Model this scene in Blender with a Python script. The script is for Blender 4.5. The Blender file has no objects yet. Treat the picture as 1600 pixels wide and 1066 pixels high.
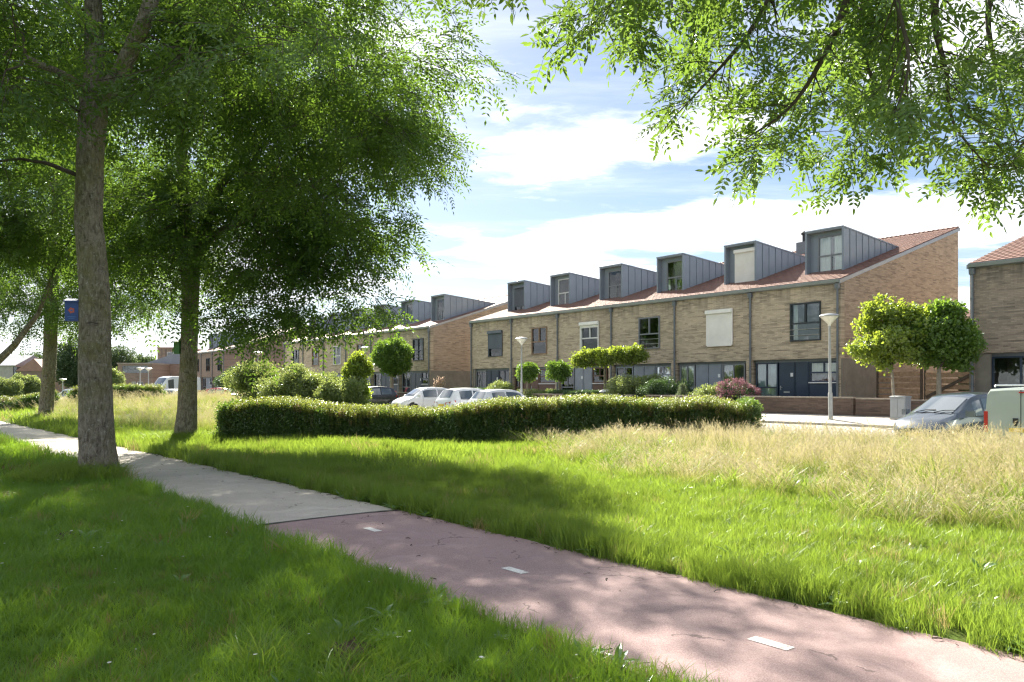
import bpy, bmesh, math, random
import numpy as np
from mathutils import Vector, Matrix

S = bpy.context.scene
R = math.radians
rng = np.random.default_rng(7)
random.seed(7)

# ------------------------------------------------------------------ camera, sky, sun, exposure
EYE = 1.9
F = 1240.0            # focal length in photo pixels (photo 1600 wide)
HZ = 604.0            # horizon row in the photo
cam_d = bpy.data.cameras.new('camera'); cam = bpy.data.objects.new('camera', cam_d)
S.collection.objects.link(cam); S.camera = cam
cam.location = (0, 0, EYE); cam.rotation_euler = (R(90), 0, 0)
cam_d.sensor_width = 36; cam_d.lens = 36 * F / 1600; cam_d.shift_y = (HZ - 533) / 1600
cam_d.clip_start = 0.05; cam_d.clip_end = 4000

SUN_AZ, SUN_EL = -14.0, 35.5          # degrees: azimuth from +Y towards +X, elevation
EXPOSURE = 2.4
SKY_STRENGTH = 0.12
SUN_STRENGTH = 3.7
sd = Vector((math.sin(R(SUN_AZ)) * math.cos(R(SUN_EL)), math.cos(R(SUN_AZ)) * math.cos(R(SUN_EL)), math.sin(R(SUN_EL))))
sun_l = bpy.data.lights.new('sun', 'SUN'); sun = bpy.data.objects.new('sun', sun_l)
S.collection.objects.link(sun)
sun_l.energy = SUN_STRENGTH; sun_l.angle = R(0.6); sun_l.color = (1.0, 0.93, 0.80)
sun.rotation_euler = sd.to_track_quat('Z', 'Y').to_euler(); sun.location = (-20, 60, 60)

S.view_settings.view_transform = 'Standard'; S.view_settings.look = 'None'
S.view_settings.exposure = EXPOSURE; S.view_settings.gamma = 1.0; S.view_settings.use_curve_mapping = False
S.render.engine = 'CYCLES'
S.cycles.use_denoising = True
S.cycles.filter_width = 1.3
S.cycles.use_adaptive_sampling = False
S.cycles.max_bounces = 8; S.cycles.diffuse_bounces = 5; S.cycles.glossy_bounces = 3
S.cycles.transmission_bounces = 5; S.cycles.transparent_max_bounces = 12
S.cycles.sample_clamp_indirect = 6.0
S.cycles.use_light_tree = False

class NT:
    """tiny node-tree writer"""
    def __init__(s, tree): s.t = tree; s.t.nodes.clear()
    def n(s, kind, ins=None, **props):
        nd = s.t.nodes.new(kind)
        for k, v in props.items(): setattr(nd, k, v)
        for k, v in (ins or {}).items():
            sk = nd.inputs[k]
            if isinstance(v, bpy.types.NodeSocket): s.t.links.new(v, sk)
            else: sk.default_value = v
        return nd
    def math(s, op, a, b=0.0, c=0.0, clamp=False):
        return s.n('ShaderNodeMath', {0: a, 1: b, 2: c}, operation=op, use_clamp=clamp).outputs[0]
    def mix(s, f, a, b, mode='MIX'):
        m = s.n('ShaderNodeMix', None, data_type='RGBA', blend_type=mode, clamp_factor=True)
        for k, v in ((0, f), (6, a), (7, b)):
            if isinstance(v, bpy.types.NodeSocket): s.t.links.new(v, m.inputs[k])
            else: m.inputs[k].default_value = v if k == 0 else col(v)
        return m.outputs[2]
    def ramp(s, f, stops):
        r = s.n('ShaderNodeValToRGB', {0: f}); e = r.color_ramp.elements
        e[0].position, e[0].color = stops[0][0], col(stops[0][1]); e[1].position, e[1].color = stops[-1][0], col(stops[-1][1])
        for p, c in stops[1:-1]:
            x = e.new(p); x.color = col(c)
        return r.outputs[0]
    def noise(s, vec, scale, detail=4, rough=.55, dist=0.0):
        d = {'Scale': scale, 'Detail': detail, 'Roughness': rough, 'Distortion': dist}
        if vec is not None: d['Vector'] = vec
        return s.n('ShaderNodeTexNoise', d).outputs[0]
    def mapv(s, vec, scale=(1, 1, 1), loc=(0, 0, 0), rot=(0, 0, 0)):
        return s.n('ShaderNodeMapping', {'Vector': vec, 'Scale': scale, 'Location': loc, 'Rotation': rot}).outputs[0]

def col(c):
    if isinstance(c, (int, float)): return (c, c, c, 1)
    return (c[0], c[1], c[2], 1)

def build_world():
    w = bpy.data.worlds.new('World'); S.world = w; w.use_nodes = True
    T = NT(w.node_tree)
    sky = T.n('ShaderNodeTexSky', None, sky_type='NISHITA', sun_disc=False)
    sky.sun_elevation = R(SUN_EL); sky.sun_rotation = R(SUN_AZ)
    sky.air_density = 1.0; sky.dust_density = 0.4; sky.ozone_density = 1.6; sky.altitude = 0
    d = T.n('ShaderNodeTexCoord').outputs['Generated']
    x, y, z = T.n('ShaderNodeSeparateXYZ', {0: d}).outputs
    zz = T.math('ADD', T.math('MAXIMUM', z, 0.0), 0.10)
    px, py = T.math('DIVIDE', x, zz), T.math('DIVIDE', y, zz)
    p = T.n('ShaderNodeCombineXYZ', {0: px, 1: py, 2: 0.0}).outputs[0]
    # three octave groups: big banks, ragged edges, thin veil
    big = T.noise(T.mapv(p, (0.62, 0.95, 1), CLOUD_LOC), 1.0, 3, .5, .1)
    fine = T.noise(T.mapv(p, (2.2, 3.4, 1), (3.1, 8.2, 0)), 1.0, 10, .60, .12)
    veil = T.noise(T.mapv(p, (0.8, 3.0, 1), (7.7, 2.4, 3)), 1.0, 8, .62, .25)
    dens = T.math('ADD', T.math('MULTIPLY', big, 0.72), T.math('MULTIPLY', fine, 0.36))
    low = T.math('SUBTRACT', 1.0, T.math('DIVIDE', T.math('MAXIMUM', z, 0.0), 0.22), clamp=True)   # more cloud low down
    dens = T.math('ADD', dens, T.math('MULTIPLY', low, 0.075))
    fac = T.n('ShaderNodeMapRange', {0: dens, 1: CLOUD_EDGE[0], 2: CLOUD_EDGE[1], 3: 0.0, 4: 1.0}, interpolation_type='SMOOTHSTEP').outputs[0]
    vf = T.n('ShaderNodeMapRange', {0: veil, 1: 0.42, 2: 0.80, 3: 0.05, 4: 0.42}, interpolation_type='SMOOTHSTEP').outputs[0]
    fac = T.math('MAXIMUM', fac, vf)
    hz = T.math('POWER', T.math('SUBTRACT', 1.0, T.math('MAXIMUM', z, 0.0), clamp=True), 14.0)
    fac = T.math('MAXIMUM', fac, T.math('MULTIPLY', hz, 0.5))
    shade = T.n('ShaderNodeMapRange', {0: T.math('ADD', T.math('MULTIPLY', fine, .6), T.math('MULTIPLY', veil, .5)), 1: 0.38, 2: 0.70, 3: 0.66, 4: 1.12}).outputs[0]
    cc = T.n('ShaderNodeVectorMath', {0: CLOUD_COL, 'Scale': shade}, operation='SCALE').outputs[0]
    # keep the sky's own hue and gradient, scaled to the clouds
    blue = T.mix(1.0, sky.outputs[0], SKY_TINT, 'MULTIPLY')
    c = T.mix(fac, blue, cc)
    bg = T.n('ShaderNodeBackground', {'Color': c, 'Strength': SKY_STRENGTH})
    o = T.n('ShaderNodeOutputWorld', {'Surface': bg.outputs[0]})
CLOUD_LOC = (9.1,0.6,1)
CLOUD_EDGE = (0.505, 0.61)
CLOUD_COL = (2.65, 2.72, 2.85)
SKY_TINT = (.185, .192, .203)
build_world()

# ------------------------------------------------------------------ helpers
COLL = S.collection
def PX(px, py, Y):
    """the point that stands at depth Y behind photo pixel (px, py)"""
    return Vector(((px - 800) / F * Y, Y, EYE - (py - HZ) / F * Y))

class MB:
    def __init__(s): s.v = []; s.f = []; s.m = []
    def add(s, vs, fs, mi=0):
        o = len(s.v); s.v.extend([tuple(v) for v in vs]); s.f.extend([tuple(i + o for i in f) for f in fs]); s.m.extend([mi] * len(fs)); return s
    def box(s, x0, x1, y0, y1, z0, z1, mi=0):
        return s.add([(x0,y0,z0),(x1,y0,z0),(x1,y1,z0),(x0,y1,z0),(x0,y0,z1),(x1,y0,z1),(x1,y1,z1),(x0,y1,z1)],
                     [(0,3,2,1),(4,5,6,7),(0,1,5,4),(1,2,6,5),(2,3,7,6),(3,0,4,7)], mi)
    def prism_x(s, poly, x0, x1, mi=0):
        """poly in (y, z), counter-clockwise seen from +x"""
        n = len(poly)
        vs = [(x0, a, b) for a, b in poly] + [(x1, a, b) for a, b in poly]
        fs = [tuple(reversed(range(n))), tuple(range(n, 2 * n))] + [(i, (i+1) % n, n + (i+1) % n, n + i) for i in range(n)]
        return s.add(vs, fs, mi)
    def prism_z(s, poly, z0, z1, mi=0):
        n = len(poly)
        vs = [(a, b, z0) for a, b in poly] + [(a, b, z1) for a, b in poly]
        fs = [tuple(reversed(range(n))), tuple(range(n, 2 * n))] + [(i, (i+1) % n, n + (i+1) % n, n + i) for i in range(n)]
        return s.add(vs, fs, mi)
    def prism_y(s, poly, y0, y1, mi=0):
        n = len(poly)
        vs = [(a, y0, b) for a, b in poly] + [(a, y1, b) for a, b in poly]
        fs = [tuple(range(n)), tuple(reversed(range(n, 2 * n)))] + [(i, n + i, n + (i+1) % n, (i+1) % n) for i in range(n)]
        return s.add(vs, fs, mi)
    def tube(s, pts, radii, n=8, mi=0, wob=0.0, seed=0):
        pts = [Vector(p) for p in pts]; k = len(pts); r_ = random.Random(seed)
        if not hasattr(radii, '__len__'): radii = [radii] * k
        up = Vector((0.31, 0.87, 0.2)).normalized(); vs = []
        ph = [r_.uniform(0, 6.28) for _ in range(3)]
        for i, p in enumerate(pts):
            t = (pts[min(i+1, k-1)] - pts[max(i-1, 0)]).normalized()
            a = t.cross(up)
            if a.length < .05: a = t.cross(Vector((1, 0, 0)))
            a.normalize(); b = t.cross(a).normalized()
            for j in range(n):
                th = 2 * math.pi * j / n
                rr = radii[i] * (1 + wob * (math.sin(2*th + ph[0] + .35*i) + .7*math.sin(3*th + ph[1] - .5*i) + .5*math.sin(5*th+ph[2]+1.7*i)))
                vs.append(p + a * (math.cos(th) * rr) + b * (math.sin(th) * rr))
        fs = [(i*n + j, i*n + (j+1) % n, (i+1)*n + (j+1) % n, (i+1)*n + j) for i in range(k-1) for j in range(n)]
        fs.append(tuple(reversed(range(n)))); fs.append(tuple(range((k-1)*n, k*n)))
        return s.add(vs, fs, mi)
    def lathe(s, prof, n=16, mi=0, c=(0, 0)):
        vs = [(c[0] + r*math.cos(2*math.pi*j/n), c[1] + r*math.sin(2*math.pi*j/n), z) for r, z in prof for j in range(n)]
        k = len(prof)
        fs = [(i*n + j, i*n + (j+1) % n, (i+1)*n + (j+1) % n, (i+1)*n + j) for i in range(k-1) for j in range(n)]
        fs.append(tuple(reversed(range(n)))); fs.append(tuple(range((k-1)*n, k*n)))
        return s.add(vs, fs, mi)
    def holed(s, x0, x1, z0, z1, holes, y0, y1, mi=0):
        """a wall in the xz plane between y0 and y1 with rectangular holes (hx0,hx1,hz0,hz1)"""
        xs = sorted({x0, x1, *[h[0] for h in holes], *[h[1] for h in holes]})
        zs = sorted({z0, z1, *[h[2] for h in holes], *[h[3] for h in holes]})
        xs = [x for x in xs if x0 <= x <= x1]; zs = [z for z in zs if z0 <= z <= z1]
        def solid(i, j):
            if i < 0 or j < 0 or i >= len(xs)-1 or j >= len(zs)-1: return False
            cx, cz = (xs[i]+xs[i+1])/2, (zs[j]+zs[j+1])/2
            return not any(h[0] < cx < h[1] and h[2] < cz < h[3] for h in holes)
        for i in range(len(xs)-1):
            for j in range(len(zs)-1):
                if not solid(i, j): continue
                a, b, c, d = xs[i], xs[i+1], zs[j], zs[j+1]
                s.add([(a,y0,c),(b,y0,c),(b,y0,d),(a,y0,d)], [(0,1,2,3)], mi)
                s.add([(a,y1,c),(b,y1,c),(b,y1,d),(a,y1,d)], [(3,2,1,0)], mi)
                if not solid(i-1, j): s.add([(a,y0,c),(a,y1,c),(a,y1,d),(a,y0,d)], [(3,2,1,0)], mi)
                if not solid(i+1, j): s.add([(b,y0,c),(b,y1,c),(b,y1,d),(b,y0,d)], [(0,1,2,3)], mi)
                if not solid(i, j-1): s.add([(a,y0,c),(b,y0,c),(b,y1,c),(a,y1,c)], [(3,2,1,0)], mi)
                if not solid(i, j+1): s.add([(a,y0,d),(b,y0,d),(b,y1,d),(a,y1,d)], [(0,1,2,3)], mi)
        return s
    def mesh(s, name, mats, smooth=None):
        me = bpy.data.meshes.new(name); me.from_pydata(s.v, [], s.f)
        for m in (mats if isinstance(mats, (list, tuple)) else [mats]): me.materials.append(m)
        if any(s.m): me.polygons.foreach_set('material_index', s.m)
        if smooth is not None:
            me.polygons.foreach_set('use_smooth', [True] * len(me.polygons))
            if smooth < 180: me.set_sharp_from_angle(angle=R(smooth))
        me.update(); return me

def obj(name, mb, mat=None, parent=None, loc=None, smooth=None, kind=None, label=None):
    me = mb if isinstance(mb, bpy.types.Mesh) else mb.mesh(name, mat, smooth)
    o = bpy.data.objects.new(name, me); COLL.objects.link(o)
    if parent is not None: o.parent = parent
    if loc is not None: o.location = loc
    if kind: o['kind'] = kind
    if label: o['label'] = label
    return o
def tag(o, label, cat, group=None):
    o['label'] = label; o['category'] = cat
    if group: o['group'] = group
    return o
def thing(name, label, cat, loc=(0, 0, 0), rotz=0.0, group=None):
    o = bpy.data.objects.new(name, None); COLL.objects.link(o)
    o.empty_display_size = .2; o.location = loc; o.rotation_euler = (0, 0, rotz)
    return tag(o, label, cat, group)
def struct(name, mb, mat, **k): return obj(name, mb, mat, kind='structure', **k)

# ------------------------------------------------------------------ materials
def mat(name, build):
    m = bpy.data.materials.new(name); m.use_nodes = True
    T = NT(m.node_tree); sh = build(T)
    o = T.n('ShaderNodeOutputMaterial')
    T.t.links.new(sh, o.inputs['Surface']); return m
def pbsdf(T, c, rough=.6, metal=0.0, spec=.5, bump=None, bstr=.3, bdist=.02, coat=0.0):
    d = {'Roughness': rough, 'Metallic': metal, 'Specular IOR Level': spec, 'Coat Weight': coat}
    d['Base Color'] = c if isinstance(c, bpy.types.NodeSocket) else col(c)
    if bump is not None:
        d['Normal'] = T.n('ShaderNodeBump', {'Height': bump, 'Strength': bstr, 'Distance': bdist}).outputs[0]
    return T.n('ShaderNodeBsdfPrincipled', d).outputs[0]
def plain(name, c, rough=.6, metal=0.0, var=.12, scale=3.0, spec=.5, coat=0.0):
    """a flat colour broken by dirt and slight wear"""
    def b(T):
        tc = T.n('ShaderNodeTexCoord').outputs['Object']
        f = T.noise(tc, scale, 6, .65)
        lo = tuple(max(0, k * (1 - 2 * var)) for k in c); hi = tuple(min(1, k * (1 + var)) for k in c)
        cc = T.mix(T.math('MULTIPLY_ADD', f, 2.0, -.5, clamp=True), lo, hi)
        rr = T.math('ADD', T.math('MULTIPLY', T.noise(tc, scale * 2.3, 4), .25), rough - .12)
        return pbsdf(T, cc, rr, metal, spec, coat=coat)
    return mat(name, b)
def brick_mat(name, c1, c2, dark, mortar, axis='x', size=(.22, .062), soot=.7):
    def b(T):
        tc = T.n('ShaderNodeTexCoord').outputs['Object']
        x, y, z = T.n('ShaderNodeSeparateXYZ', {0: tc}).outputs
        p = T.n('ShaderNodeCombineXYZ', {0: x if axis == 'x' else y, 1: z, 2: 0.0}).outputs[0]
        br = T.n('ShaderNodeTexBrick', {'Vector': p, 'Color1': col(c1), 'Color2': col(c2), 'Mortar': col(mortar), 'Scale': 1.0,
                 'Mortar Size': .007, 'Mortar Smooth': .3, 'Bias': -.1, 'Brick Width': size[0], 'Row Height': size[1]}, offset=.5)
        # some bricks burnt dark, in runs along the courses
        run = T.n('ShaderNodeTexBrick', {'Vector': T.mapv(p, (1, 1, 1), (.0, .0, 0)), 'Color1': col(0), 'Color2': col(1), 'Mortar': col(0), 'Scale': 1.0,
                 'Mortar Size': .004, 'Bias': -.30, 'Brick Width': size[0] * 1.9, 'Row Height': size[1]}, offset=.37)
        rm = T.math('MULTIPLY', run.outputs[0], T.n('ShaderNodeMapRange', {0: T.noise(T.mapv(p, (1.1, 5, 1)), 1.3, 4), 1: .36, 2: .54}).outputs[0])
        c = T.mix(T.math('MULTIPLY', rm, 1.0), br.outputs[0], dark)
        big = T.noise(T.mapv(p, (.55, .8, 1)), 1.0, 5, .6)
        c = T.mix(T.n('ShaderNodeMapRange', {0: big, 1: .35, 2: .75, 3: 0.0, 4: .45}).outputs[0], c, tuple(k * .62 for k in c1))
        # rain-washed soot below the eaves, in vertical streaks
        st = T.noise(T.mapv(p, (2.6, .22, 1), (4, 0, 0)), 1.0, 5, .6)
        top = T.n('ShaderNodeMapRange', {0: z, 1: 4.6, 2: 6.0, 3: 0.0, 4: 1.0}).outputs[0]
        sf = T.math('MULTIPLY', T.math('MULTIPLY', top, soot), T.n('ShaderNodeMapRange', {0: st, 1: .42, 2: .66}).outputs[0])
        c = T.mix(sf, c, (.07, .065, .06))
        h = T.math('ADD', br.outputs[1], T.math('MULTIPLY', T.noise(p, 40, 3), -.3))
        return pbsdf(T, c, .9, 0, .25, T.math('MULTIPLY', h, -1.0), .7, .012)
    return mat(name, b)
M = {}
M['brick'] = brick_mat('front_brick', (.62, .51, .37), (.47, .385, .28), (.12, .10, .08), (.42, .37, .30))
M['brick_side'] = brick_mat('gable_brick', (.48, .38, .285), (.375, .29, .215), (.12, .092, .072), (.36, .30, .24), 'y', soot=.12)
M['brick_far'] = brick_mat('far_brick', (.33, .24, .19), (.27, .19, .15), (.14, .11, .09), (.26, .22, .19))
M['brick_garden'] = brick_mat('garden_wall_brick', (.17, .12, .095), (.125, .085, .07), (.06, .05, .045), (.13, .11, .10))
M['brick_dark'] = brick_mat('weathered_brick', (.40, .32, .25), (.28, .23, .18), (.09, .075, .065), (.27, .24, .20), soot=.95)
M['plinth'] = plain('grey_render', (.23, .21, .18), .9, var=.16, scale=1.6)
M['concrete'] = plain('concrete', (.42, .40, .36), .9, var=.14, scale=2)
M['coping'] = plain('coping_stone', (.30, .26, .22), .85, var=.2, scale=4)
M['zinc'] = plain('zinc', (.25, .29, .34), .5, .2, .06, 1.3)
M['zinc_edge'] = plain('zinc_edge', (.29, .31, .33), .4, .4, .08, 3)
M['pipe'] = plain('pipe_grey', (.16, .18, .20), .5, .2, .1, 4)
M['navy'] = plain('navy_paint', (.025, .042, .075), .35, 0, .1, 2)
M['grey_paint'] = plain('grey_paint', (.24, .27, .32), .4, 0, .08, 2)
M['brown_paint'] = plain('brown_paint', (.13, .07, .05), .5, 0, .12, 2)
M['dark_frame'] = plain('dark_frame', (.03, .037, .045), .4, 0, .1, 4)
M['grey_frame'] = plain('grey_frame', (.20, .21, .23), .4, 0, .1, 4)
M['white_frame'] = plain('white_frame', (.70, .70, .68), .45, 0, .06, 4)
M['wood_frame'] = plain('wood_frame', (.26, .17, .11), .6, 0, .15, 6)
M['shutter_white'] = plain('shutter_white', (.80, .79, .75), .5, 0, .05, 2)
M['shutter_dark'] = plain('shutter_dark', (.10, .12, .15), .45, .1, .1, 2)
M['curtain'] = plain('curtain_cloth', (.80, .80, .78), .95, 0, .08, 2)
M['curtain_blue'] = plain('pale_blue_cloth', (.42, .52, .58), .9, 0, .1, 2)
M['blind_pink'] = plain('pinkish_blind', (.74, .62, .65), .9, 0, .06, 2)
M['interior'] = plain('interior_plaster', (.10, .095, .085), .95)  # dark colour stands in for the shade of unlit rooms
M['white_plate'] = plain('white_enamel', (.75, .76, .76), .4)
M['black'] = plain('black_plastic', (.018, .018, .02), .45)
M['steel'] = plain('steel', (.45, .46, .47), .35, .8)
M['lamp_pole'] = plain('lamp_pole_paint', (.40, .41, .40), .45, .3, .12, 5)
M['lamp_glass'] = plain('lamp_milk_glass', (.72, .71, .64), .3, 0, .05, 5)
M['cabinet'] = plain('cabinet_grey', (.33, .35, .37), .5, 0, .08, 3)
M['timber'] = plain('weathered_timber', (.36, .24, .15), .85, 0, .25, 7)
M['timber_dark'] = plain('dark_timber', (.10, .075, .055), .85, 0, .25, 7)

def _tile(T):
    tc = T.n('ShaderNodeTexCoord').outputs['Object']
    x, y, z = T.n('ShaderNodeSeparateXYZ', {0: tc}).outputs
    p = T.n('ShaderNodeCombineXYZ', {0: x, 1: y, 2: 0.0}).outputs[0]
    br = T.n('ShaderNodeTexBrick', {'Vector': p, 'Color1': col((.235, .122, .092)), 'Color2': col((.165, .085, .065)), 'Mortar': col((.10, .05, .04)), 'Scale': 1.0,
             'Mortar Size': .02, 'Mortar Smooth': .5, 'Bias': 0.0, 'Brick Width': .26, 'Row Height': .34}, offset=0.0)
    c = T.mix(T.n('ShaderNodeMapRange', {0: T.noise(tc, .9, 6, .65), 1: .45, 2: .75, 3: 0, 4: .5}).outputs[0], br.outputs[0], (.17, .11, .085))
    # pan shape: each tile rolls across its width and steps up its length
    sx = T.math('SINE', T.math('MULTIPLY', x, 2 * math.pi / .26))
    sy = T.math('FRACT', T.math('DIVIDE', y, .34))
    h = T.math('ADD', T.math('MULTIPLY', sx, .35), T.math('MULTIPLY', sy, -.6))
    return pbsdf(T, c, .7, 0, .4, h, 1.0, .05)
M['tile'] = mat('clay_roof_tile', _tile)

def _glass(T):
    fr = T.n('ShaderNodeFresnel', {'IOR': 1.5}).outputs[0]
    f = T.math('ADD', T.math('MULTIPLY', fr, 1.1), .03, clamp=True)
    tc = T.n('ShaderNodeTexCoord').outputs['Object']
    nb = T.n('ShaderNodeBump', {'Height': T.noise(tc, 1.1, 2), 'Strength': .06, 'Distance': .1}).outputs[0]
    g = T.n('ShaderNodeBsdfGlossy', {'Color': (.85, .88, .9, 1), 'Roughness': .02, 'Normal': nb})
    t = T.n('ShaderNodeBsdfTransparent', {'Color': (.90, .94, .93, 1)})
    return T.n('ShaderNodeMixShader', {0: f, 1: t.outputs[0], 2: g.outputs[0]}).outputs[0]
M['glass'] = mat('window_glass', _glass)
M['car_glass'] = mat('car_glass', lambda T: pbsdf(T, (.07, .09, .105), .04, 0, 1.0, coat=1.0))  # base colour lifted towards pale blue, standing in for reflected sky

def leaf(name, a, b, tr, mixf=.42, gloss=.10, scale=.35, brown=None):
    """leaf or blade: diffuse front, light coming through, a weak sheen; varies per instance and over the place"""
    def f(T):
        oi = T.n('ShaderNodeObjectInfo')
        nz = T.noise(oi.outputs['Location'], scale, 4, .6)
        k = T.math('ADD', T.math('MULTIPLY', oi.outputs['Random'], .55), T.math('MULTIPLY_ADD', nz, 1.4, -.45), clamp=True)
        c = T.mix(k, a, b); t = T.mix(k, tr, tuple(q * .72 for q in tr))
        if brown:
            bf = T.math('GREATER_THAN', T.math('ADD', oi.outputs['Random'], T.math('MULTIPLY', nz, .5))  , 1.22)
            c = T.mix(bf, c, brown); t = T.mix(bf, t, brown)
        df = T.n('ShaderNodeBsdfDiffuse', {'Color': c}).outputs[0]
        ts = T.n('ShaderNodeBsdfTranslucent', {'Color': t}).outputs[0]
        gl = T.n('ShaderNodeBsdfGlossy', {'Color': (.9, .95, 1, 1), 'Roughness': .38}).outputs[0]
        m1 = T.n('ShaderNodeMixShader', {0: mixf, 1: df, 2: ts}).outputs[0]
        lw = T.n('ShaderNodeLayerWeight', {'Blend': .35}).outputs['Facing']
        return T.n('ShaderNodeMixShader', {0: T.math('MULTIPLY_ADD', lw, gloss * 1.4, gloss * .3, clamp=True), 1: m1, 2: gl}).outputs[0]
    return mat(name, f)
M['ash'] = leaf('ash_leaf', (.042, .094, .018), (.075, .13, .024), (.20, .34, .035), .46, .05)
M['ash_near'] = leaf('ash_leaf_near', (.075, .15, .03), (.12, .195, .038), (.24, .38, .05), .46, .08, scale=2.0)
M['lawn'] = leaf('lawn_blade', (.08, .185, .026), (.13, .235, .036), (.29, .47, .035), .48, .045, scale=.5, brown=(.28, .22, .09))
M['verge'] = leaf('verge_blade', (.09, .175, .03), (.15, .22, .042), (.32, .45, .05), .50, .035, scale=.35, brown=(.36, .30, .12))
M['straw'] = leaf('straw_stalk', (.50, .44, .22), (.38, .39, .14), (.54, .50, .20), .4, .05, scale=.3)
M['straw_green'] = leaf('green_stalk', (.17, .24, .05), (.25, .28, .07), (.46, .52, .09), .45, .05, scale=.3)
M['seed'] = leaf('seed_head', (.56, .48, .32), (.48, .42, .25), (.60, .53, .32), .35, .03, scale=.3)
M['broad'] = leaf('broad_weed_leaf', (.07, .16, .025), (.10, .20, .035), (.22, .38, .04), .4, .12)
M['hedge'] = leaf('hedge_leaf', (.065, .125, .025), (.095, .15, .032), (.22, .35, .04), .42, .14, scale=1.5)
M['hedge_tip'] = leaf('hedge_young_leaf', (.13, .19, .035), (.24, .23, .08), (.40, .46, .06), .5, .10, scale=1.5)
M['dry_tip'] = leaf('dry_flower_tip', (.30, .24, .13), (.36, .25, .17), (.46, .36, .20), .45, .05, scale=1.0)
M['shrub'] = leaf('shrub_leaf', (.11, .17, .045), (.18, .22, .07), (.38, .46, .11), .45, .12, scale=1.0)
M['bright'] = leaf('bright_leaf', (.12, .19, .03), (.165, .23, .04), (.40, .50, .05), .55, .08, scale=.8)
M['maple'] = leaf('maple_leaf', (.07, .15, .025), (.11, .185, .03), (.26, .42, .04), .45, .08, scale=.8)
M['deep'] = leaf('deep_green_leaf', (.03, .07, .02), (.05, .10, .025), (.10, .18, .03), .35, .12, scale=1.2)
M['purple'] = leaf('hydrangea_bloom', (.22, .10, .13), (.32, .17, .19), (.34, .17, .20), .35, .03, scale=3)
M['roseleaf'] = leaf('reddish_leaf', (.14, .10, .05), (.17, .16, .05), (.34, .30, .08), .4, .08, scale=3)
M['red_flower'] = leaf('red_bloom', (.55, .05, .04), (.6, .10, .06), (.6, .10, .06), .3, .03, scale=3)
M['plume'] = leaf('pampas_plume', (.55, .40, .30), (.5, .36, .28), (.6, .45, .34), .4, .03)
M['conifer'] = leaf('conifer_needle', (.10, .15, .09), (.16, .19, .12), (.24, .30, .14), .35, .05)
M['far_leaf'] = leaf('far_leaf', (.045, .085, .035), (.06, .10, .04), (.12, .18, .05), .4, .06)
M['white_petal'] = leaf('white_petal', (.8, .8, .78), (.75, .75, .7), (.8, .8, .7), .3, .03)

def _bark(T):
    tc = T.n('ShaderNodeTexCoord').outputs['Object']
    v = T.mapv(tc, (5.5, 5.5, 2.6))
    f1 = T.noise(v, 2.0, 8, .7, .6); f2 = T.noise(tc, 1.3, 5, .6); f3 = T.noise(tc, 17, 4, .6)
    c = T.ramp(f1, [(.32, (.075, .06, .045)), (.5, (.21, .185, .145)), (.68, (.32, .29, .235))])
    c = T.mix(T.n('ShaderNodeMapRange', {0: f2, 1: .46, 2: .66, 3: 0, 4: .75}).outputs[0], c, (.17, .165, .06))       # yellow-green algae
    c = T.mix(T.n('ShaderNodeMapRange', {0: f3, 1: .58, 2: .70, 3: 0, 4: .8}).outputs[0], c, (.36, .36, .31))         # pale lichen
    sc = T.noise(T.mapv(tc, (2.6, 2.6, 9), (3, 1, 7)), 1.0, 5, .6)
    c = T.mix(T.n('ShaderNodeMapRange', {0: sc, 1: .62, 2: .70, 3: 0, 4: .8}).outputs[0], c, (.05, .042, .034))      # old branch scars
    vo = T.n('ShaderNodeTexVoronoi', {'Vector': T.mapv(tc, (15, 15, 5.0)), 'Scale': 1.0}, feature='DISTANCE_TO_EDGE').outputs[0]
    h = T.math('ADD', T.math('MULTIPLY', f1, 1.3), T.math('MULTIPLY', T.math('MINIMUM', vo, .25), 2.2))
    return pbsdf(T, c, .95, 0, .2, h, 1.0, .045)
M['bark'] = mat('ash_bark', _bark)
M['twig'] = plain('twig_bark', (.075, .06, .045), .9, 0, .2, 8)
M['pale_bark'] = plain('pale_young_bark', (.30, .27, .22), .9, 0, .2, 6)

# ------------------------------------------------------------------ the lie of the land
ND = Vector((.794, .608)); DD = Vector((-.608, .794)); C0 = Vector((14.84, 35.8)); QC = C0.dot(ND)
E_ = np.array((.628, -.778)); M_ = np.array((.778, .628)); PC, PW = 5.15, 1.2      # cycle path: direction, across, centre, half width
def sst(a, b, x):
    t = np.clip((np.asarray(x, float) - a) / (b - a), 0, 1); return t * t * (3 - 2 * t)
def path_c(t):
    """offset of the path's centre line: nearly straight, bending a little far off"""
    t = np.asarray(t, float); k = np.clip(-t - 14, 0, 200)
    return PC - .0105 * k - .00032 * k ** 2
def path_dc(x, y):
    t = x * E_[0] + y * E_[1]; c = x * M_[0] + y * M_[1]
    return c - path_c(t), t
def gz(x, y, raw=False):
    x = np.asarray(x, float); y = np.asarray(y, float)
    q = QC - (ND[0] * x + ND[1] * y)
    z = np.interp(q, [-200, 4.4, 6.4, 8.2, 11.5, 14], [.75, .75, .5, .25, .10, 0])
    dc, t = path_dc(x, y)
    away = sst(1.2, 4, np.abs(dc))
    z = z + away * .05 * (np.sin(x * .8 + 1.3 * np.sin(y * .5)) + np.sin(y * .9 + x * .35)) * sst(11.8, 14.5, q)
    z = z + .85 * np.exp(-.5 * (((x + 25) / 9) ** 2 + ((y - 58) / 9) ** 2)) * sst(2, 9, dc)
    z = z + .18 * np.exp(-.5 * (((x - 13) / 7) ** 2 + ((y - 12) / 5) ** 2)) * sst(2.5, 6, dc)
    if not raw:
        z = z - .035 * (1 - sst(1.12, 1.3, np.abs(dc)))
        z = z - .10 * sst(4.2, 4.5, q) * (1 - sst(11.4, 11.7, q))
    return z
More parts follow.
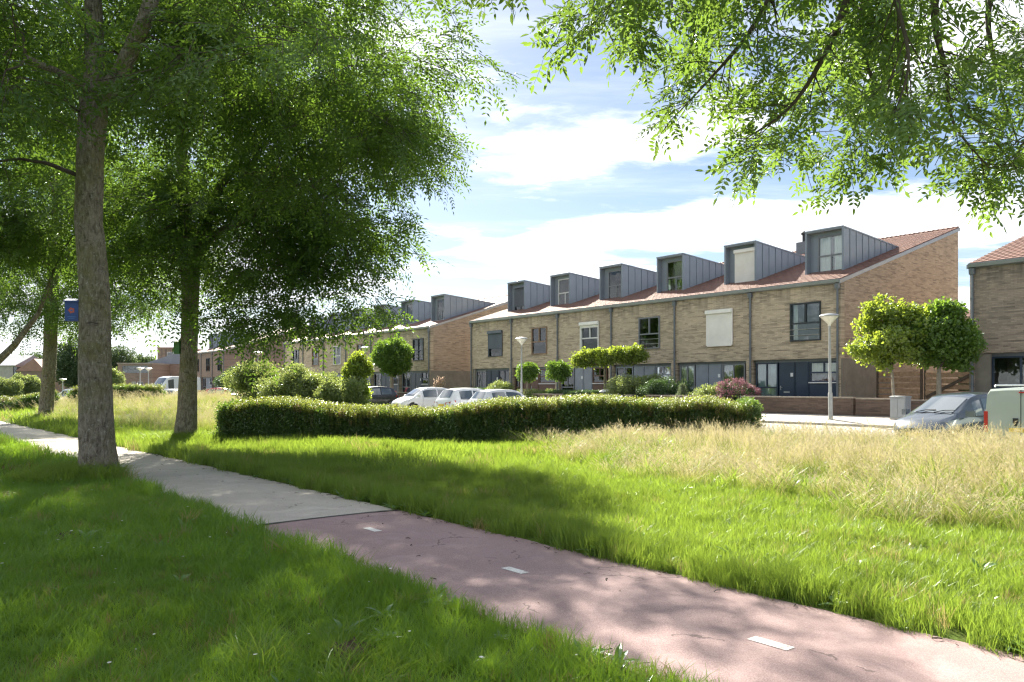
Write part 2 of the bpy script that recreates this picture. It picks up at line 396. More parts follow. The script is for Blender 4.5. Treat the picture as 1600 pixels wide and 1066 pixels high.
def gq(px, q, dz=0.0):
    """ground point on the line parallel to the house fronts at distance q, behind photo column px"""
    k = (px - 800) / F; Y = (QC - q) / (k * ND[0] + ND[1]); x = k * Y
    return Vector((x, Y, float(gz(x, Y, True)) + dz))
def gp(px, Y, dz=0.0):
    x = (px - 800) / F * Y; return Vector((x, Y, float(gz(x, Y, True)) + dz))
def uv2w(u, v, z=0.0):
    p = C0 + DD * u + ND * v; return Vector((p.x, p.y, z))
HROT = math.atan2(-.794, .608)     # turns local x along the house fronts, local y into the houses

# ------------------------------------------------------------------ ground, path, street
def _ground(T):
    tc = T.n('ShaderNodeTexCoord').outputs['Object']
    c = T.ramp(T.noise(tc, .35, 8, .65), [(.3, (.045, .075, .014)), (.5, (.075, .12, .02)), (.7, (.13, .15, .035))])
    c = T.mix(T.n('ShaderNodeMapRange', {0: T.noise(tc, 2.7, 5, .6), 1: .55, 2: .72, 3: 0, 4: .7}).outputs[0], c, (.09, .07, .04))
    return pbsdf(T, c, .95, 0, .1, T.noise(tc, 9, 6, .7), .8, .06)
M['ground'] = mat('meadow_soil', _ground)
def _asphalt(name, base, chip, dark):
    def f(T):
        tc = T.n('ShaderNodeTexCoord').outputs['Object']
        c = T.mix(T.n('ShaderNodeMapRange', {0: T.noise(tc, 95, 3, .6), 1: .40, 2: .66}).outputs[0], base, chip)
        c = T.mix(T.n('ShaderNodeMapRange', {0: T.noise(tc, 160, 2, .6), 1: .56, 2: .68, 3: 0, 4: .85}).outputs[0], c, dark)
        c = T.mix(T.n('ShaderNodeMapRange', {0: T.noise(tc, .55, 6, .65), 1: .38, 2: .70, 3: 0, 4: .38}).outputs[0], c, tuple(k * .6 for k in base))
        c = T.mix(T.n('ShaderNodeMapRange', {0: T.noise(T.mapv(tc, (1, 1, 1), (5, 3, 0)), 3.2, 6, .7), 1: .58, 2: .75, 3: 0, 4: .3}).outputs[0], c, (.20, .17, .13))
        c = T.mix(T.n('ShaderNodeMapRange', {0: T.noise(T.mapv(tc, (1, 1, 1), (9, 1, 0), (0, 0, .68)), 1.15, 7, .7, .8), 1: .52, 2: .72, 3: 0, 4: .4}).outputs[0], c, tuple(min(1, k * 1.18 + .03) for k in chip))
        wv = T.n('ShaderNodeVectorMath', {0: tc, 1: T.n('ShaderNodeVectorMath', {0: T.n('ShaderNodeTexNoise', {'Vector': tc, 'Scale': 2.5, 'Detail': 5.0}).outputs[1], 'Scale': .55}, operation='SCALE').outputs[0]}, operation='ADD').outputs[0]
        ed = T.n('ShaderNodeTexVoronoi', {'Vector': wv, 'Scale': .75}, feature='DISTANCE_TO_EDGE').outputs[0]
        cr = T.math('MULTIPLY', T.math('LESS_THAN', ed, .006), T.math('GREATER_THAN', T.noise(tc, .7, 3), .56))
        c = T.mix(T.math('MULTIPLY', cr, .55), c, tuple(k * .35 for k in dark))
        return pbsdf(T, c, .88, 0, .3, T.noise(tc, 120, 3, .6), .55, .006)
    return mat(name, f)
M['asphalt_red'] = _asphalt('red_asphalt', (.275, .187, .185), (.395, .295, .288), (.115, .078, .077))
M['asphalt_grey'] = _asphalt('grey_chippings', (.40, .365, .315), (.57, .53, .465), (.17, .155, .13))
M['street'] = _asphalt('street_paving', (.33, .30, .275), (.42, .39, .36), (.18, .165, .15))
M['pavement'] = _asphalt('pavement_slabs', (.40, .37, .335), (.47, .44, .40), (.26, .24, .22))
def _paint(T):
    tc = T.n('ShaderNodeTexCoord').outputs['Object']
    f = T.n('ShaderNodeMapRange', {0: T.math('ADD', T.math('MULTIPLY', T.noise(tc, 60, 4, .7), .6), T.math('MULTIPLY', T.noise(tc, 7, 4, .6), .5)), 1: .56, 2: .68}).outputs[0]
    return pbsdf(T, T.mix(f, (.66, .66, .63), (.36, .27, .26)), .8, 0, .3, T.noise(tc, 120, 3, .6), .4, .005)
M['marking'] = mat('worn_road_paint', _paint)

def build_ground():
    def axis(lims):
        out = []
        for a, b, st in lims: out += list(np.arange(a, b, st))
        return np.array(out + [lims[-1][1]])
    xs = axis([(-900, -200, 50), (-200, -60, 7), (-60, -14, 1.6), (-14, 14, .28), (14, 60, 1.6), (60, 200, 7), (200, 900, 50)])
    ys = axis([(-60, -4, 4), (-4, 2, .8), (2, 24, .28), (24, 70, 1.2), (70, 200, 6), (200, 1500, 60)])
    X, Y = np.meshgrid(xs, ys); Z = gz(X, Y)
    vs = np.stack([X.ravel(), Y.ravel(), Z.ravel()], 1); nx = len(xs)
    i = np.arange(len(ys) - 1)[:, None] * nx + np.arange(nx - 1)[None, :]; i = i.ravel()
    fs = np.stack([i, i + 1, i + 1 + nx, i + nx], 1)
    me = bpy.data.meshes.new('ground'); me.from_pydata(vs.tolist(), [], fs.tolist()); me.materials.append(M['ground'])
    me.polygons.foreach_set('use_smooth', [True] * len(me.polygons)); me.update()
    obj('ground', me, kind='structure')
build_ground()

def path_point(t, dc):
    c = float(path_c(t)) + dc
    return (t * E_[0] + c * M_[0], t * E_[1] + c * M_[1])
def path_strip(name, t0, t1, m, slant=0.0, w=PW, zt=0.0):
    mb = MB(); n = max(8, int((t1 - t0) / .35)); rr = random.Random(3)
    cols = [-1.0, -.5, 0, .5, 1.0]
    for i in range(n + 1):
        t = t0 + (t1 - t0) * i / n
        for k in cols:
            e = (rr.uniform(-.03, .03) if abs(k) == 1 else 0)
            tt = t + slant * k * (1 if i in (0, n) else 0) * (1 if (i == 0) == (slant > 0) or True else 0)
            x, y = path_point(tt, k * w + e)
            mb.v.append((x, y, zt + .008 * (1 - k * k) + (-.012 if abs(k) == 1 else 0)))
    mb.f = [(i*5 + j, (i+1)*5 + j, (i+1)*5 + j + 1, i*5 + j + 1) for i in range(n) for j in range(4)]
    # a real edge: skirt down into the soil on both sides
    for side in (0, 4):
        o = len(mb.v)
        for i in range(n + 1):
            x, y, z = mb.v[i*5 + side]; mb.v.append((x, y, z - .06))
        for i in range(n):
            a, b, c, d = i*5 + side, (i+1)*5 + side, o + i + 1, o + i
            mb.f.append((a, d, c, b) if side == 0 else (a, b, c, d))
    mb.m = [0] * len(mb.f)
    return obj(name, mb, m, smooth=40, kind='structure')
PJ = -10.62                                     # where the red surface meets the grey one
red = path_strip('cycle_path', PJ, 8.0, M['asphalt_red'])
grey = path_strip('gravel_path', -95, PJ - .03, M['asphalt_grey'])
jm = MB(); 
for k in range(8):
    a, b = -1.2 + .3 * k, -1.2 + .3 * (k + 1)
    pa, pb, pc, pd = path_point(PJ - .05, a), path_point(PJ + .03, a), path_point(PJ + .03, b), path_point(PJ - .05, b)
    h = lambda q: .004 + .008 * (1 - (q / 1.2) ** 2) - .012 * (abs(q) > 1.19)
    jm.add([(*pa, h(a)), (*pb, h(a)), (*pc, h(b)), (*pd, h(b))], [(0, 1, 2, 3)])
M['tar'] = plain('tar_seam', (.045, .042, .04), .7)
obj('tar_seam', jm, M['tar'], parent=red)
dash_t = [-9.32, -6.33, -3.35, -.35, 2.65, 5.65]
for t in dash_t:
    mb = MB()
    for k in range(4):
        a, b = t - .165 + .0825 * k, t - .165 + .0825 * (k + 1)
        q = [path_point(a, -.055), path_point(b, -.055), path_point(b, .055), path_point(a, .055)]
        mb.add([(*p, .0122) for p in q], [(0, 1, 2, 3)])
    obj('dash', mb, M['marking'], parent=red)

def q_strip(name, q0, q1, u0, u1, m, lift):
    """a sheet following the ground between two lines parallel to the house fronts"""
    qs = [q0] + [k for k in (4.4, 6.4, 8.2, 11.5) if q0 < k < q1] + [q1]
    us = np.arange(u0, u1 + .1, 4.0); mb = MB(); n = len(us)
    for q in qs:
        for u in us:
            p = uv2w(u, -q); mb.v.append((p.x, p.y, float(np.interp(q, [4.4, 6.4, 8.2, 11.5, 14], [.75, .5, .25, .10, 0])) + lift))
    mb.f = [(i*n + j, i*n + j + 1, (i+1)*n + j + 1, (i+1)*n + j) for i in range(len(qs)-1) for j in range(n-1)]
    mb.m = [0] * len(mb.f)
    return obj(name, mb, m, kind='structure')
q_strip('pavement', 4.25, 6.3, -60, 150, M['pavement'], .015)
q_strip('road', 6.45, 11.4, -60, 150, M['street'], -.03)
kb = MB()
for u in np.arange(-60, 150, 1.0):
    a, b = uv2w(u + .01, -6.3), uv2w(u + .99, -6.45); c, d = uv2w(u + .99, -6.3), uv2w(u + .01, -6.45)
    kb.prism_z([(a.x, a.y), (d.x, d.y), (b.x, b.y), (c.x, c.y)], .3, .545)
struct('kerb', kb, M['concrete'])
yard = MB()
us = np.arange(-60, 150.1, 5)
for u in us:
    for v in (-4.05, 40):
        p = uv2w(u, v); yard.v.append((p.x, p.y, .765))
yard.f = [(2*i, 2*i+2, 2*i+3, 2*i+1) for i in range(len(us)-1)]; yard.m = [0] * len(yard.f)
struct('front_yard', yard, M['street'])

# ------------------------------------------------------------------ houses
D_H, SL = 11.7, 3.7 / 11.7          # depth, roof slope
ZB, ZE = 2.45, 5.95                 # underside of the brick storey, eaves (above the yard)
zr = lambda v: ZE + SL * v
_cache = {}
def window(par, name, x0, x1, z0, z1, y, style, frame, curtain=None, depth=.12, rails=False, room=True, label=None):
    """a window set at local y; style T2 = two lights over one, T1 = one light over two, G = grid of lights"""
    fw = .065; w, h = x1 - x0, z1 - z0; zm = z0 + h * (.47 if style == 'T2' else .46)
    f = MB()
    ya, yb = y, y + depth
    f.holed(x0, x1, z0, z1, [(x0 + fw, x1 - fw, z0 + fw, z1 - fw)], ya, yb)
    xm = (x0 + x1) / 2 if style == 'T2' else x0 + w * .5
    f.box(x0 + fw, x1 - fw, ya + .012, yb - .01, zm - .035, zm + .035)
    lights = []
    if style == 'T2':
        f.box(xm - .035, xm + .035, ya + .014, yb - .012, zm + .035, z1 - fw)
        lights = [(x0 + fw, xm - .035, zm + .035, z1 - fw), (xm + .035, x1 - fw, zm + .035, z1 - fw), (x0 + fw, x1 - fw, z0 + fw, zm - .035)]
    elif style == 'T1':
        f.box(xm - .035, xm + .035, ya + .014, yb - .012, z0 + fw, zm - .035)
        lights = [(x0 + fw, xm - .035, z0 + fw, zm - .035), (xm + .035, x1 - fw, z0 + fw, zm - .035), (x0 + fw, x1 - fw, zm + .035, z1 - fw)]
    else:
        f.box(xm - .035, xm + .035, ya + .014, yb - .012, z0 + fw, zm - .035); f.box(xm - .035, xm + .035, ya + .014, yb - .012, zm + .035, z1 - fw)
        lights = [(a, b, c, d) for a, b in ((x0 + fw, xm - .035), (xm + .035, x1 - fw)) for c, d in ((z0 + fw, zm - .035), (zm + .035, z1 - fw))]
    win = obj(name, f, frame, par, label=label)
    for a, b, c, d in lights:
        p = MB(); p.box(a, b, ya + depth * .45, ya + depth * .45 + .008, c, d); obj('pane', p, M['glass'], win)
    if curtain is not None:
        cm = MB()
        ys = yb + .035
        for a, b in curtain[1]:
            n = max(4, int((b - a) * w / .07)); xx = np.linspace(x0 + w * a + .03, x0 + w * b - .03, n + 1)
            vs = []
            for i, xq in enumerate(xx):
                yy = ys + .028 * math.sin(i * 2.1) + .012 * math.sin(i * 5.3 + 1)
                vs += [(xq, yy, z0 + h * curtain[2] + .05), (xq, yy, z1 - .05)]
            cm.add(vs, [(2*i, 2*i+2, 2*i+3, 2*i+1) for i in range(n)])
        obj('curtain', cm, curtain[0], win)
    if rails:
        rm = MB()
        for zz in (z0 + .28, z0 + .55): rm.tube([(x0 + .03, y - .03, zz), (x1 - .03, y - .03, zz)], .014, 6)
        obj('rail', rm, M['steel'], win)
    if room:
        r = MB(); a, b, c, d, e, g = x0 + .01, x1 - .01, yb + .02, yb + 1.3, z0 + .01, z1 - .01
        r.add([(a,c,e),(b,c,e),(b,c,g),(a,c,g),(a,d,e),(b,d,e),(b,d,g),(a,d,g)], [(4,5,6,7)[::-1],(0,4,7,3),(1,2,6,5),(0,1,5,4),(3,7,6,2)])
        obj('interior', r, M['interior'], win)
    return win
def shutter(par, x0, x1, z0, z1, y, m, box_m, frac=1.0):
    """roller shutter: rounded box, two guides and a ribbed curtain rolled down by frac"""
    b = MB(); b.prism_x([(y - .14, z1 - .16), (y - .02, z1 - .19), (y - .02, z1 + .03), (y - .10, z1 + .03), (y - .14, z1)][::-1], x0 - .05, x1 + .05)
    b.box(x0 - .03, x0 + .03, y - .055, y - .003, z0, z1 - .19); b.box(x1 - .03, x1 + .03, y - .055, y - .003, z0, z1 - .19)
    s = obj('roller_shutter', b, box_m, par)
    c = MB(); zb = z1 - .19 - (z1 - .19 - z0) * frac; n = max(2, int((z1 - .19 - zb) / .045)); st = (z1 - .19 - zb) / n
    prof = []
    for i in range(n): prof += [(y - .040, zb + i * st + .004), (y - .048, zb + (i + .5) * st), (y - .040, zb + (i + 1) * st - .004), (y - .034, zb + (i + 1) * st)]
    vs = [(xx, a, q) for a, q in prof for xx in (x0 + .03, x1 - .03)]
    c.add(vs, [(2*i, 2*i+1, 2*i+3, 2*i+2) for i in range(len(prof) - 1)])
    c.box(x0 + .03, x1 - .03, y - .05, y - .03, zb - .05, zb)
    obj('shutter_curtain', c, m, s)
    return s
def door_leaf(par, x0, x1, z1, m, y, furniture=True, plate=False):
    d = MB(); d.box(x0 + .012, x1 - .012, y, y + .05, .02, z1)
    d.box(x0 + .09, x1 - .09, y - .012, y + .001, .15, z1 - .12)
    o = obj('door', d, m, par)
    if furniture:
        h = MB(); xh = x0 + .10
        h.box(xh - .02, xh + .02, y - .022, y - .012, .98, 1.18); h.tube([(xh, y - .02, 1.1), (xh, y - .065, 1.1), (xh + .13, y - .065, 1.1)], .012, 6)
        obj('door_handle', h, M['steel'], o)
        l = MB(); l.box((x0+x1)/2 - .16, (x0+x1)/2 + .16, y - .02, y - .0125, .84, .92); obj('letter_slot', l, M['steel'], o)
    if plate:
        l = MB(); l.box(x1 - .22, x1 - .08, y - .02, y - .0125, 1.62, 1.80); obj('number_plate', l, M['white_plate'], o)
    return o

def dormer(par, x0, x1, sp, detail):
    vf, vb = 2.05, 7.25
    zf = 8.78; zt = lambda v: zf - .083 * (v - vf)
    dm = MB(); t = .055
    zbot = zr(vf) + .02
    # front surround, lining of the recess and roof slab
    dm.holed(x0, x1, zbot, zf, [(x0 + t, x1 - t, zbot + .10, zf - t)], vf, vf + .55)
    dm.prism_x([(vf - .03, zf + .003), (vb + .1, zt(vb + .1)), (vb + .1, zt(vb + .1) + .06), (vf - .03, zf + .065)], x0 - .04, x1 + .04)
    dm.prism_x([(vf + .552, zr(vf + .552) - .03), (vb, zr(vb) - .03), (vb, zt(vb)), (vf + .552, zt(vf + .552))], x0 + .012, x0 + .06)
    dm.prism_x([(vf + .552, zr(vf + .552) - .03), (vb, zr(vb) - .03), (vb, zt(vb)), (vf + .552, zt(vf + .552))], x1 - .06, x1 - .012)
    d = obj('dormer', dm, M['zinc'], par)
    # standing-seam panels on both cheeks
    n = 9; vs = np.linspace(vf + .004, vb + .05, n + 1)
    for side in (1, -1):
        xa, xb = (x1 - .010, x1 + .012) if side == 1 else (x0 - .012, x0 + .010)
        joined = MB()
        for k in range(n):
            key = ('dp', side, k, round(x0, 3), round(x1, 3))
            pm = MB(); a, b = vs[k] + .006, vs[k+1] - .006
            pm.prism_x([(a, zr(a) + .02), (b, zr(b) + .02), (b, zt(b) - .004), (a, zt(a) - .004)], xa, xb)
            e = xb if side == 1 else xa
            pm.prism_x([(a, zr(a) + .02), (a + .02, zr(a + .02) + .02), (a + .02, zt(a) - .008), (a, zt(a) - .006)], min(e, e + side * .03), max(e, e + side * .03))
            if detail == 2:
                if key not in _cache: _cache[key] = pm.mesh('panel', M['zinc'])
                obj('panel', _cache[key], None, d)
            else: joined.add(pm.v, pm.f)
        if detail != 2: obj('cheek_cladding', joined, M['zinc'], d)
    # window in the recess
    wx0, wx1, wz0, wz1 = x0 + .50, x1 - t - .003, zbot + .11, zf - t - .20
    bk = MB(); bk.holed(x0 + t + .002, x1 - t - .002, zbot + .102, zf - t - .002, [(wx0, wx1, wz0, wz1)], vf + .34, vf + .40)
    obj('recess_panel', bk, M['zinc'], d)
    window(d, 'dormer_window', wx0, wx1, wz0, wz1, vf + .28, sp.get('dstyle', 'T1'), sp.get('dframe', M['grey_frame']), sp.get('dcurtain'), .09, room=False)
    rm = MB(); rm.box(x0 + .07, x1 - .07, vf + 1.6, vf + 1.62, zr(vf + 1.6) + .05, zf - .1); obj('attic_wall', rm, M['interior'], d)
    if sp.get('dshut'):
        m_, f_ = sp['dshut']; shutter(d, wx0 + .02, wx1 - .03, wz0 + .01, wz1, vf + .28, m_, m_, f_)
    return d

def house(u0, w, sp, label, right_end=False, left_end=False, detail=2, z=.75, group='terraced brick houses with zinc dormers'):
    c = C0 + DD * (u0 + w / 2)
    t = thing('terraced_house', label, 'house', (c.x, c.y, z), HROT, group)
    hw = w / 2; sc = w / 4.907
    wx0, wx1, wz0, wz1 = hw - 2.57 * sc, hw - .97 * sc, 3.28, 5.08
    br = sp.get('brick', M['brick'] if detail else M['brick_far']); bs = M['brick_side'] if detail else M['brick_far']
    lp, rp = .17, .17
    f = MB(); f.holed(-hw + .004, hw - .004, 0, ZE, [(wx0, wx1, wz0, wz1), (-hw + lp, hw - rp, 0, ZB)], 0, .3)
    obj('front_wall', f, br, t)
    # shell: party or gable walls and back wall
    for side, end in ((-1, left_end), (1, right_end)):
        xa, xb = (hw - .28, hw - .004) if side == 1 else (-hw + .004, -hw + .28)
        g = MB(); g.prism_x([(.302, 0), (D_H, 0), (D_H, zr(D_H) - .02), (.302, zr(.302) - .02)], xa, xb)
        obj('gable_wall' if end else 'party_wall', g, bs, t)
        if end:
            xo = xb if side == 1 else xa
            pl = MB(); pl.box(min(xo, xo + side * .025), max(xo, xo + side * .025), .012, 4.6, 0, 2.43); obj('plinth', pl, M['plinth'], t)
            vg = MB(); vg.prism_x([(-.16, zr(-.16) - .11), (D_H + .1, zr(D_H + .1) - .11), (D_H + .1, zr(D_H + .1) + .06), (-.16, zr(-.16) + .06)], min(xo, xo + side * .06), max(xo, xo + side * .06))
            obj('verge_trim', vg, M['zinc_edge'], t)
    b = MB(); b.box(-hw + .285, hw - .285, D_H - .3, D_H, 0, zr(D_H - .3) - .02); obj('back_wall', b, br, t)
    # roof slab: tiles, in two stripes so that it never shares a face with the dormer
    r = MB(); r.prism_x([(-.06, zr(-.06) - .02), (D_H + .08, zr(D_H + .08) - .02), (D_H + .08, zr(D_H + .08) + .09), (-.06, zr(-.06) + .09)], -hw + .002, hw - .002)
    rf = obj('roof', r, M['tile'], t)
    if detail == 2:
        bt = MB()                                       # raised courses: each one overlaps the next by a real step
        for k in range(int((D_H - .1) / .34)):
            v = -.05 + .34 * k
            bt.prism_x([(v, zr(v) + .092), (v + .33, zr(v + .33) + .0925), (v + .02, zr(v + .02) + .118), (v, zr(v) + .116)], -hw + .004, hw - .004)
        obj('tile_courses', bt, M['tile'], rf, kind='stuff')
    rg = MB(); rg.tube([(-hw, D_H + .02, zr(D_H) + .08), (hw, D_H + .02, zr(D_H) + .08)], .09, 8); obj('ridge_cap', rg, M['tile'], rf)
    gu = MB(); gu.prism_x([(-.17, ZE - .10), (-.003, ZE - .14), (-.003, ZE + .055), (-.19, ZE + .055), (-.19, ZE + .02)][::-1], -hw, hw); obj('gutter', gu, M['zinc_edge'], t)
    # downpipe on the left party line, with hopper
    for xs_ in ([-hw + .12] + ([hw - .13] if right_end else [])):
        dp = MB(); dp.tube([(xs_, -.075, .02), (xs_, -.075, ZE - .35)], .05, 8); dp.prism_x([(-.14, ZE - .38), (-.01, ZE - .38), (-.01, ZE - .145), (-.17, ZE - .145)], xs_ - .1, xs_ + .1)
        for zz in (1.2, 3.0, 4.6): dp.box(xs_ - .06, xs_ + .06, -.13, -.003, zz, zz + .04)
        obj('downpipe', dp, M['pipe'], t)
    # first-floor window: a framed box standing proud of the brick
    fr = sp.get('frame', M['dark_frame'])
    if sp.get('shut'):
        m_, bm_, f_ = sp['shut']
        window(t, 'window', wx0, wx1, wz0, wz1, -.05, sp.get('style', 'T2'), fr, sp.get('curtain'), .16, False, label=sp.get('wlabel'))
        shutter(t, wx0, wx1, wz0, wz1 + .02, -.05, m_, bm_, f_)
    else:
        window(t, 'window', wx0, wx1, wz0, wz1, -.07, sp.get('style', 'T2'), fr, sp.get('curtain'), .18, sp.get('rails', False), label=sp.get('wlabel'))
    # ground floor, front to front from the right-hand pillar
    a = MB(); a.box(-hw + lp, hw - rp, .18, .29, ZB - .14, ZB - .004); obj('lintel', a, M['pipe'], t)
    zt_ = ZB - .14
    for kind, ua, ub, m_ in sp['ground']:
        xa, xb = hw - ub * sc, hw - ua * sc
        if kind == 'door': door_leaf(t, xa, xb, zt_, m_, .16, True, False)
        elif kind == 'doorp': door_leaf(t, xa, xb, zt_, m_, .16, True, True)
        elif kind == 'panel': door_leaf(t, xa, xb, zt_, m_, .16, False)
        elif kind == 'win':               # window over a painted panel, blind half down
            pn = MB(); pn.box(xa, xb, .14, .20, .02, 1.30); obj('apron_panel', pn, m_, t)
            sl = MB(); sl.box(xa - .02, xb + .02, .08, .20, 1.302, 1.35); obj('sill', sl, M['white_frame'], t)
            window(t, 'window', xa, xb, 1.352, zt_ - .01, .14, 'T1' if False else 'T2', m_, (M['curtain'], [(0, 1)], .45), .10)
        elif kind == 'glass':             # full-height glazing, cloth behind
            window(t, 'window', xa, xb, .03, zt_, .14, 'T2', m_, (sp.get('cloth', M['curtain_blue']), [(0.02, .98)], 0.0), .10)
        elif kind == 'dark':
            window(t, 'window', xa, xb, .03, zt_, .14, 'T2', m_, None, .10)
        elif kind == 'slats':
            wn = window(t, 'window', xa, xb, .03, zt_, .14, 'T2', m_, None, .10)
            sm = MB()
            for k in range(22):
                zz = 1.0 + k * .058; sm.add([(xa + .07, .27, zz), (xb - .07, .27, zz), (xb - .07, .30, zz + .035), (xa + .07, .30, zz + .035)], [(0, 1, 2, 3)])
            obj('venetian_blind', sm, M['grey_frame'], wn)
        elif kind == 'pillar':
            pn = MB(); pn.box(xa, xb, .05, .22, 0, zt_ + .13); obj('pillar', pn, m_, t)
    if sp.get('dormer', True): dormer(t, hw - 3.06 * sc, hw - 1.09 * sc, sp, detail)
    if sp.get('flue'):
        fl = MB(); xv = hw - sp['flue']; fl.box(xv - .35, xv + .35, D_H - 1.5, D_H - .9, zr(D_H - 1.5) - .1, zr(D_H) + .38); obj('chimney', fl, M['pipe'], rf)
        fp = MB(); zz = zr(D_H) + .38; fp.lathe([(.10, zz), (.10, zz + .45), (.17, zz + .47), (.17, zz + .60), (.03, zz + .70)], 10, 0, (xv, D_H - 1.2)); obj('flue', fp, M['black'], rf)
    return t

cur = lambda m, *r: (m, list(r) or [(0, 1)], 0.0)
W1 = 4.907
right_row = [
 (dict(frame=M['dark_frame'], rails=True, curtain=cur(M['curtain'], (.04, .2)), dframe=M['grey_frame'], dcurtain=cur(M['curtain'], (0, .45), (.55, 1)),
       ground=[('win', .20, 1.66, M['navy']), ('panel', 1.70, 2.42, M['navy']), ('doorp', 2.44, 3.30, M['navy']), ('glass', 3.36, 4.62, M['navy'])]),
  'end house with navy double door and white curtained dormer beside the bright green tree'),
 (dict(frame=M['white_frame'], shut=(M['shutter_white'], M['shutter_white'], 1.0), dshut=(M['shutter_white'], 1.0), cloth=M['curtain_blue'], flue=3.6,
       ground=[('slats', .35, 1.75, M['grey_frame']), ('doorp', 1.8, 2.65, M['grey_paint']), ('panel', 2.66, 3.5, M['grey_paint']), ('glass', 3.55, 4.6, M['grey_frame'])]),
  'house with closed white roller shutters on both its window and its dormer'),
 (dict(frame=M['grey_frame'], rails=True, dframe=M['grey_frame'], dcurtain=(M['blind_pink'], [(0, 1)], .35),
       ground=[('win', .30, 1.45, M['grey_paint']), ('panel', 1.5, 2.3, M['grey_paint']), ('door', 2.31, 3.15, M['grey_paint']), ('win', 3.2, 4.6, M['grey_paint'])]),
  'house with pinkish dormer blind and grey railed window behind the big clipped green shrub'),
 (dict(frame=M['white_frame'], shut=(M['shutter_white'], M['shutter_white'], .06), curtain=cur(M['curtain'], (.02, .3)), dframe=M['grey_frame'], dcurtain=cur(M['curtain'], (0, .5), (.55, 1)),
       cloth=M['curtain_blue'],
       ground=[('win', .45, 1.7, M['brown_paint']), ('panel', 1.75, 2.5, M['grey_paint']), ('doorp', 2.52, 3.35, M['grey_paint']), ('glass', 3.4, 4.65, M['grey_frame'])]),
  'house with white framed window under a raised white shutter box, above the flat trained tree'),
 (dict(frame=M['wood_frame'], curtain=cur(M['curtain'], (.02, .3)), dframe=M['white_frame'], dcurtain=(M['curtain'], [(0, 1)], .45),
       ground=[('win', .3, 2.0, M['brown_paint']), ('doorp', 2.05, 2.9, M['brown_paint']), ('panel', 2.91, 3.7, M['brown_paint']), ('glass', 3.75, 4.6, M['brown_paint'])]),
  'house with brown wooden window frame and brown front door behind two small ball trees'),
 (dict(frame=M['dark_frame'], shut=(M['shutter_dark'], M['shutter_dark'], .62), dframe=M['dark_frame'], dshut=(M['shutter_dark'], .78), cloth=M['curtain_blue'],
       ground=[('dark', .25, 1.6, M['navy']), ('doorp', 1.65, 2.5, M['navy']), ('panel', 2.51, 3.1, M['navy']), ('glass', 3.15, 4.4, M['grey_frame']), ('pillar', 4.42, 4.74, M['plinth'])]),
  'end house with dark grey roller shutters half down on window and dormer'),
]
for i, (sp, lb) in enumerate(right_row):
    house(i * W1, W1, sp, lb, right_end=(i == 0), left_end=(i == 5))
U2, W2 = 35.2, 5.13
stdg = lambda m, cl=M['grey_frame']: [('win', .3, 1.5, m), ('doorp', 1.55, 2.4, m), ('panel', 2.41, 3.2, m), ('glass', 3.25, 4.6, cl)]
mid_row = [
 (dict(frame=M['dark_frame'], rails=True, style='G', curtain=(M['curtain'], [(0, 1)], .8), dframe=M['grey_frame'], flue=2.0, ground=stdg(M['navy'])),
  'end house of the middle row, dark framed window beside its orange brick gable'),
 (dict(frame=M['dark_frame'], dframe=M['grey_frame'], ground=stdg(M['navy'])), 'middle row house whose front is hidden by the large ball tree'),
 (dict(frame=M['wood_frame'], dframe=M['grey_frame'], ground=stdg(M['grey_paint'])), 'middle row house with brown window frame just left of the large ball tree'),
 (dict(frame=M['white_frame'], curtain=cur(M['curtain'], (0, .4)), ground=stdg(M['grey_paint'])), 'middle row house with white window frame behind the overhanging ash branch'),
 (dict(frame=M['wood_frame'], ground=stdg(M['brown_paint'])), 'middle row house with tan wooden window frame, second from the far end of its row'),
 (dict(frame=M['dark_frame'], curtain=cur(M['curtain'], (0, 1)), ground=stdg(M['brown_paint'])), 'far end house of the middle row with dark window frame, above the big garden shrubs'),
]
for i, (sp, lb) in enumerate(mid_row):
    house(U2 + i * W2, W2, sp, lb, right_end=(i == 0), left_end=(i == 5), detail=1)
U3 = 86.9
for i, lb in enumerate(['hazy far house whose tall brick gable faces the big garden shrubs',
                        'hazy far house with two narrow dark windows just right of the second ash trunk',
                        'hazy far house at the end of its row, mostly hidden by the second ash trunk']):
    house(U3 + i * W2, W2, dict(frame=M['dark_frame'], ground=stdg(M['grey_paint']), dormer=(i > 0)), lb, right_end=(i == 0), left_end=(i == 2), detail=0)
# the row that begins at the right edge of the photo
r0 = dict(frame=M['dark_frame'], rails=True, brick=M['brick_dark'],
          ground=[('glass', .2, 1.1, M['navy']), ('door', 1.15, 2.1, M['navy']), ('dark', 2.15, 4.15, M['navy']), ('pillar', 4.17, 4.74, M['plinth'])])
house(-5.45 - W1, W1, r0, 'dark weathered house at the right edge with a large dark ground floor window', left_end=True)
house(-5.45 - 2 * W1, W1, dict(frame=M['dark_frame'], ground=stdg(M['grey_paint'])), 'neighbouring house mostly outside the right edge of the photo', right_end=True)

